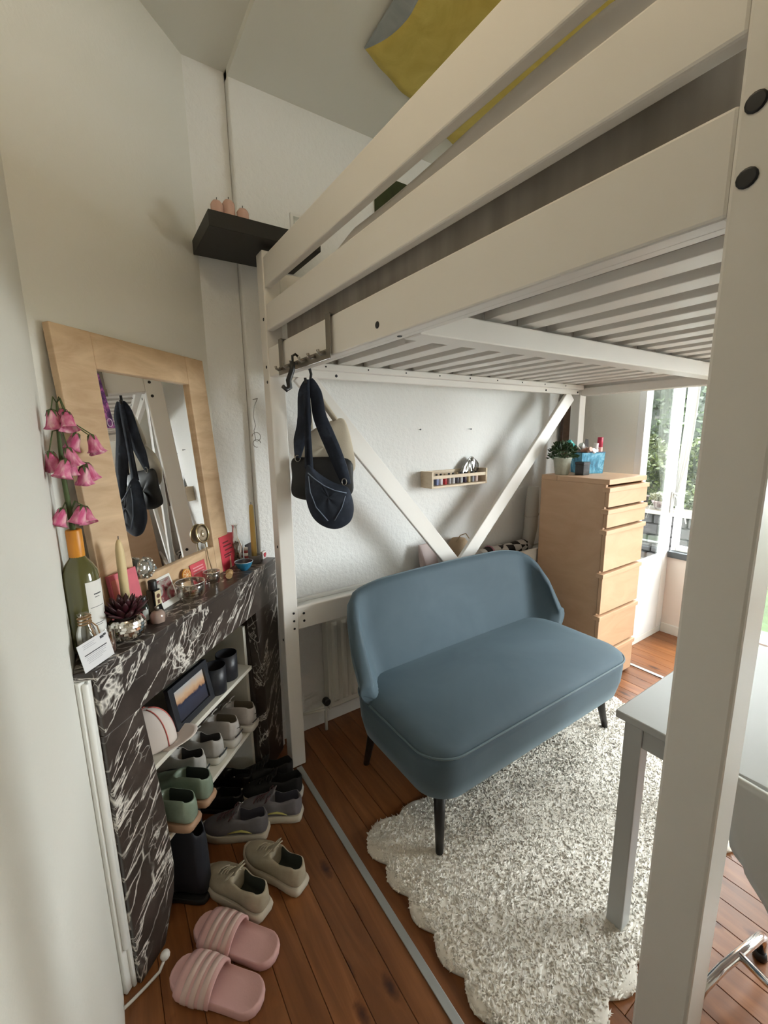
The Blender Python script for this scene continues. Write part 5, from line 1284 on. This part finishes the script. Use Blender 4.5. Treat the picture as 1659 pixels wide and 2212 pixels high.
# ================================================================ outside
M_LAWN=plain('lawn',(.016,.030,.005),.9,bscale=40,bstr=1,var=.35,vscale=8)
tag(MB().bx(3.9,14,-6,9,-.35,-.05).build('lawn',M_LAWN,None),kind='structure')
tag(MB().bx(3.47,3.9,-6,9,-.35,.02).build('terrace',plain('terrace_stone',(.05,.047,.042),.8,bscale=30,bstr=.4),None),kind='structure')
def hedge(name,label,x0,y0,y1,h,dep,mat,n,seed,lsz=.05):
    t=thing(name,label,'hedge',(x0,(y0+y1)/2,-.05)); R8=random.Random(seed)
    def f(u,v):
        y=y0+(y1-y0)*u; 
        if v<.75: z=-.05+h*v/.75; x=x0
        else: z=h-.05; x=x0+dep*(v-.75)/.25
        return (x+.10*math.sin(5.1*y+3*z)+.07*math.sin(11*z+2*y),y,z+.08*math.sin(7*y)*(1 if v>.6 else 0))
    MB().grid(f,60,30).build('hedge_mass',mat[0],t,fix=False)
    fo=MB()
    for i in range(n):
        u=R8.random(); v=R8.random()**.8; p=Vector(f(u,v)); 
        leafcard(fo,p+Vector((R8.uniform(-.10,.02),0,0)),(R8.uniform(-1,.1),R8.uniform(-1,1),R8.uniform(-.7,1)),R8.uniform(.6,1.3)*lsz,R8.uniform(.25,.45)*lsz,R8)
    tag(fo.build('leaves',mat[1],t,fix=False),kind='stuff')
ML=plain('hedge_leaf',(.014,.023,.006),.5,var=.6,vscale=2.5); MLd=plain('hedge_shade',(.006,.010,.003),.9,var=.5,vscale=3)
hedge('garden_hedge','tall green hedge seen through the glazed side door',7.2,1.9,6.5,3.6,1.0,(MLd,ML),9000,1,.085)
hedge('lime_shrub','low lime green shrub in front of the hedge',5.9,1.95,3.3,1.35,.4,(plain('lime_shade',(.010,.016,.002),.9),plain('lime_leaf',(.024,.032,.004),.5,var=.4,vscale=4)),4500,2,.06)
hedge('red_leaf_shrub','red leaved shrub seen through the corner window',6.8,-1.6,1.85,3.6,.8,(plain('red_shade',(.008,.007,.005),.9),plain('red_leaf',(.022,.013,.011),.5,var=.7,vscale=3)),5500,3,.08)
# garden bench with pot on a stone wall
t=thing('stone_wall','dark rubble garden wall under the plank bench outside the side door','garden wall',(4.7,2.0,-.02)); R9=random.Random(8); sm=plain('dark_rubble',(.0045,.0032,.0028),.9,bscale=25,bstr=.8,var=.4,vscale=12)
zz=-.02
while zz<.58:
    yy=1.55; hgt=R9.uniform(.085,.12)
    while yy<2.5:
        ln=R9.uniform(.10,.19); MB().box((4.62+R9.uniform(-.012,.012),yy+ln/2,zz+hgt/2),(.20,ln-.012,hgt-.012),Matrix.Rotation(R9.uniform(-.04,.04),3,'X')).build('stone',sm,t,bevel=.012)
        yy+=ln
    zz+=hgt
t=thing('plank_bench','sunlit wooden plank on the stone garden wall','plank',(4.6,2.0,.66))
for k in range(2): MB().bx(4.46+.14*k,4.595+.14*k,1.50,2.55,.665,.705).build('plank',wood('bench_wood_%d'%k,(.040,.032,.022),(.055,.044,.031),(3,20,3)),t,bevel=.004)
px,py,pz=4.60,1.945,.7055
t=thing('terracotta_planter','terracotta bowl planter with yellow green plant on the garden bench','planter',(px,py,pz))
MB().lathe([(.055,0),(.062,.004),(.090,.065),(.096,.070),(.096,.085),(.086,.085),(.078,.06),(.004,.058)],(px,py,pz),24).build('pot',plain('terracotta',(.024,.010,.007),.8),t)
fo=MB(); R10=random.Random(6)
for i in range(260):
    a=R10.uniform(0,6.28); r=.09*math.sqrt(R10.random()); leafcard(fo,(px+r*math.cos(a),py+r*math.sin(a),pz+.07+.05*R10.random()),(math.cos(a)*.6,math.sin(a)*.6,R10.uniform(.3,1)),.05,.010,R10)
tag(fo.build('foliage',plain('yellow_foliage',(.032,.030,.004),.5,var=.3,vscale=30),t,fix=False),kind='stuff')
t=thing('terracotta_saucer_pot','small terracotta pot behind the bowl planter outside','pot',(4.66,2.16,pz))
MB().lathe([(.04,0),(.055,.09),(.060,.09),(.060,.105),(.050,.105),(.045,.08),(.003,.08)],(4.66,2.16,pz),20).build('pot',plain('terracotta_dark',(.016,.006,.004),.8),t)
MB().lathe([(.046,.081),(.020,.086),(.002,.087)],(4.66,2.16,pz),14).build('soil',plain('potting_soil',(.03,.02,.015),.9),t)
# helper property not needed any more
for o in bpy.data.objects:
    if '_o' in o: del o['_o']
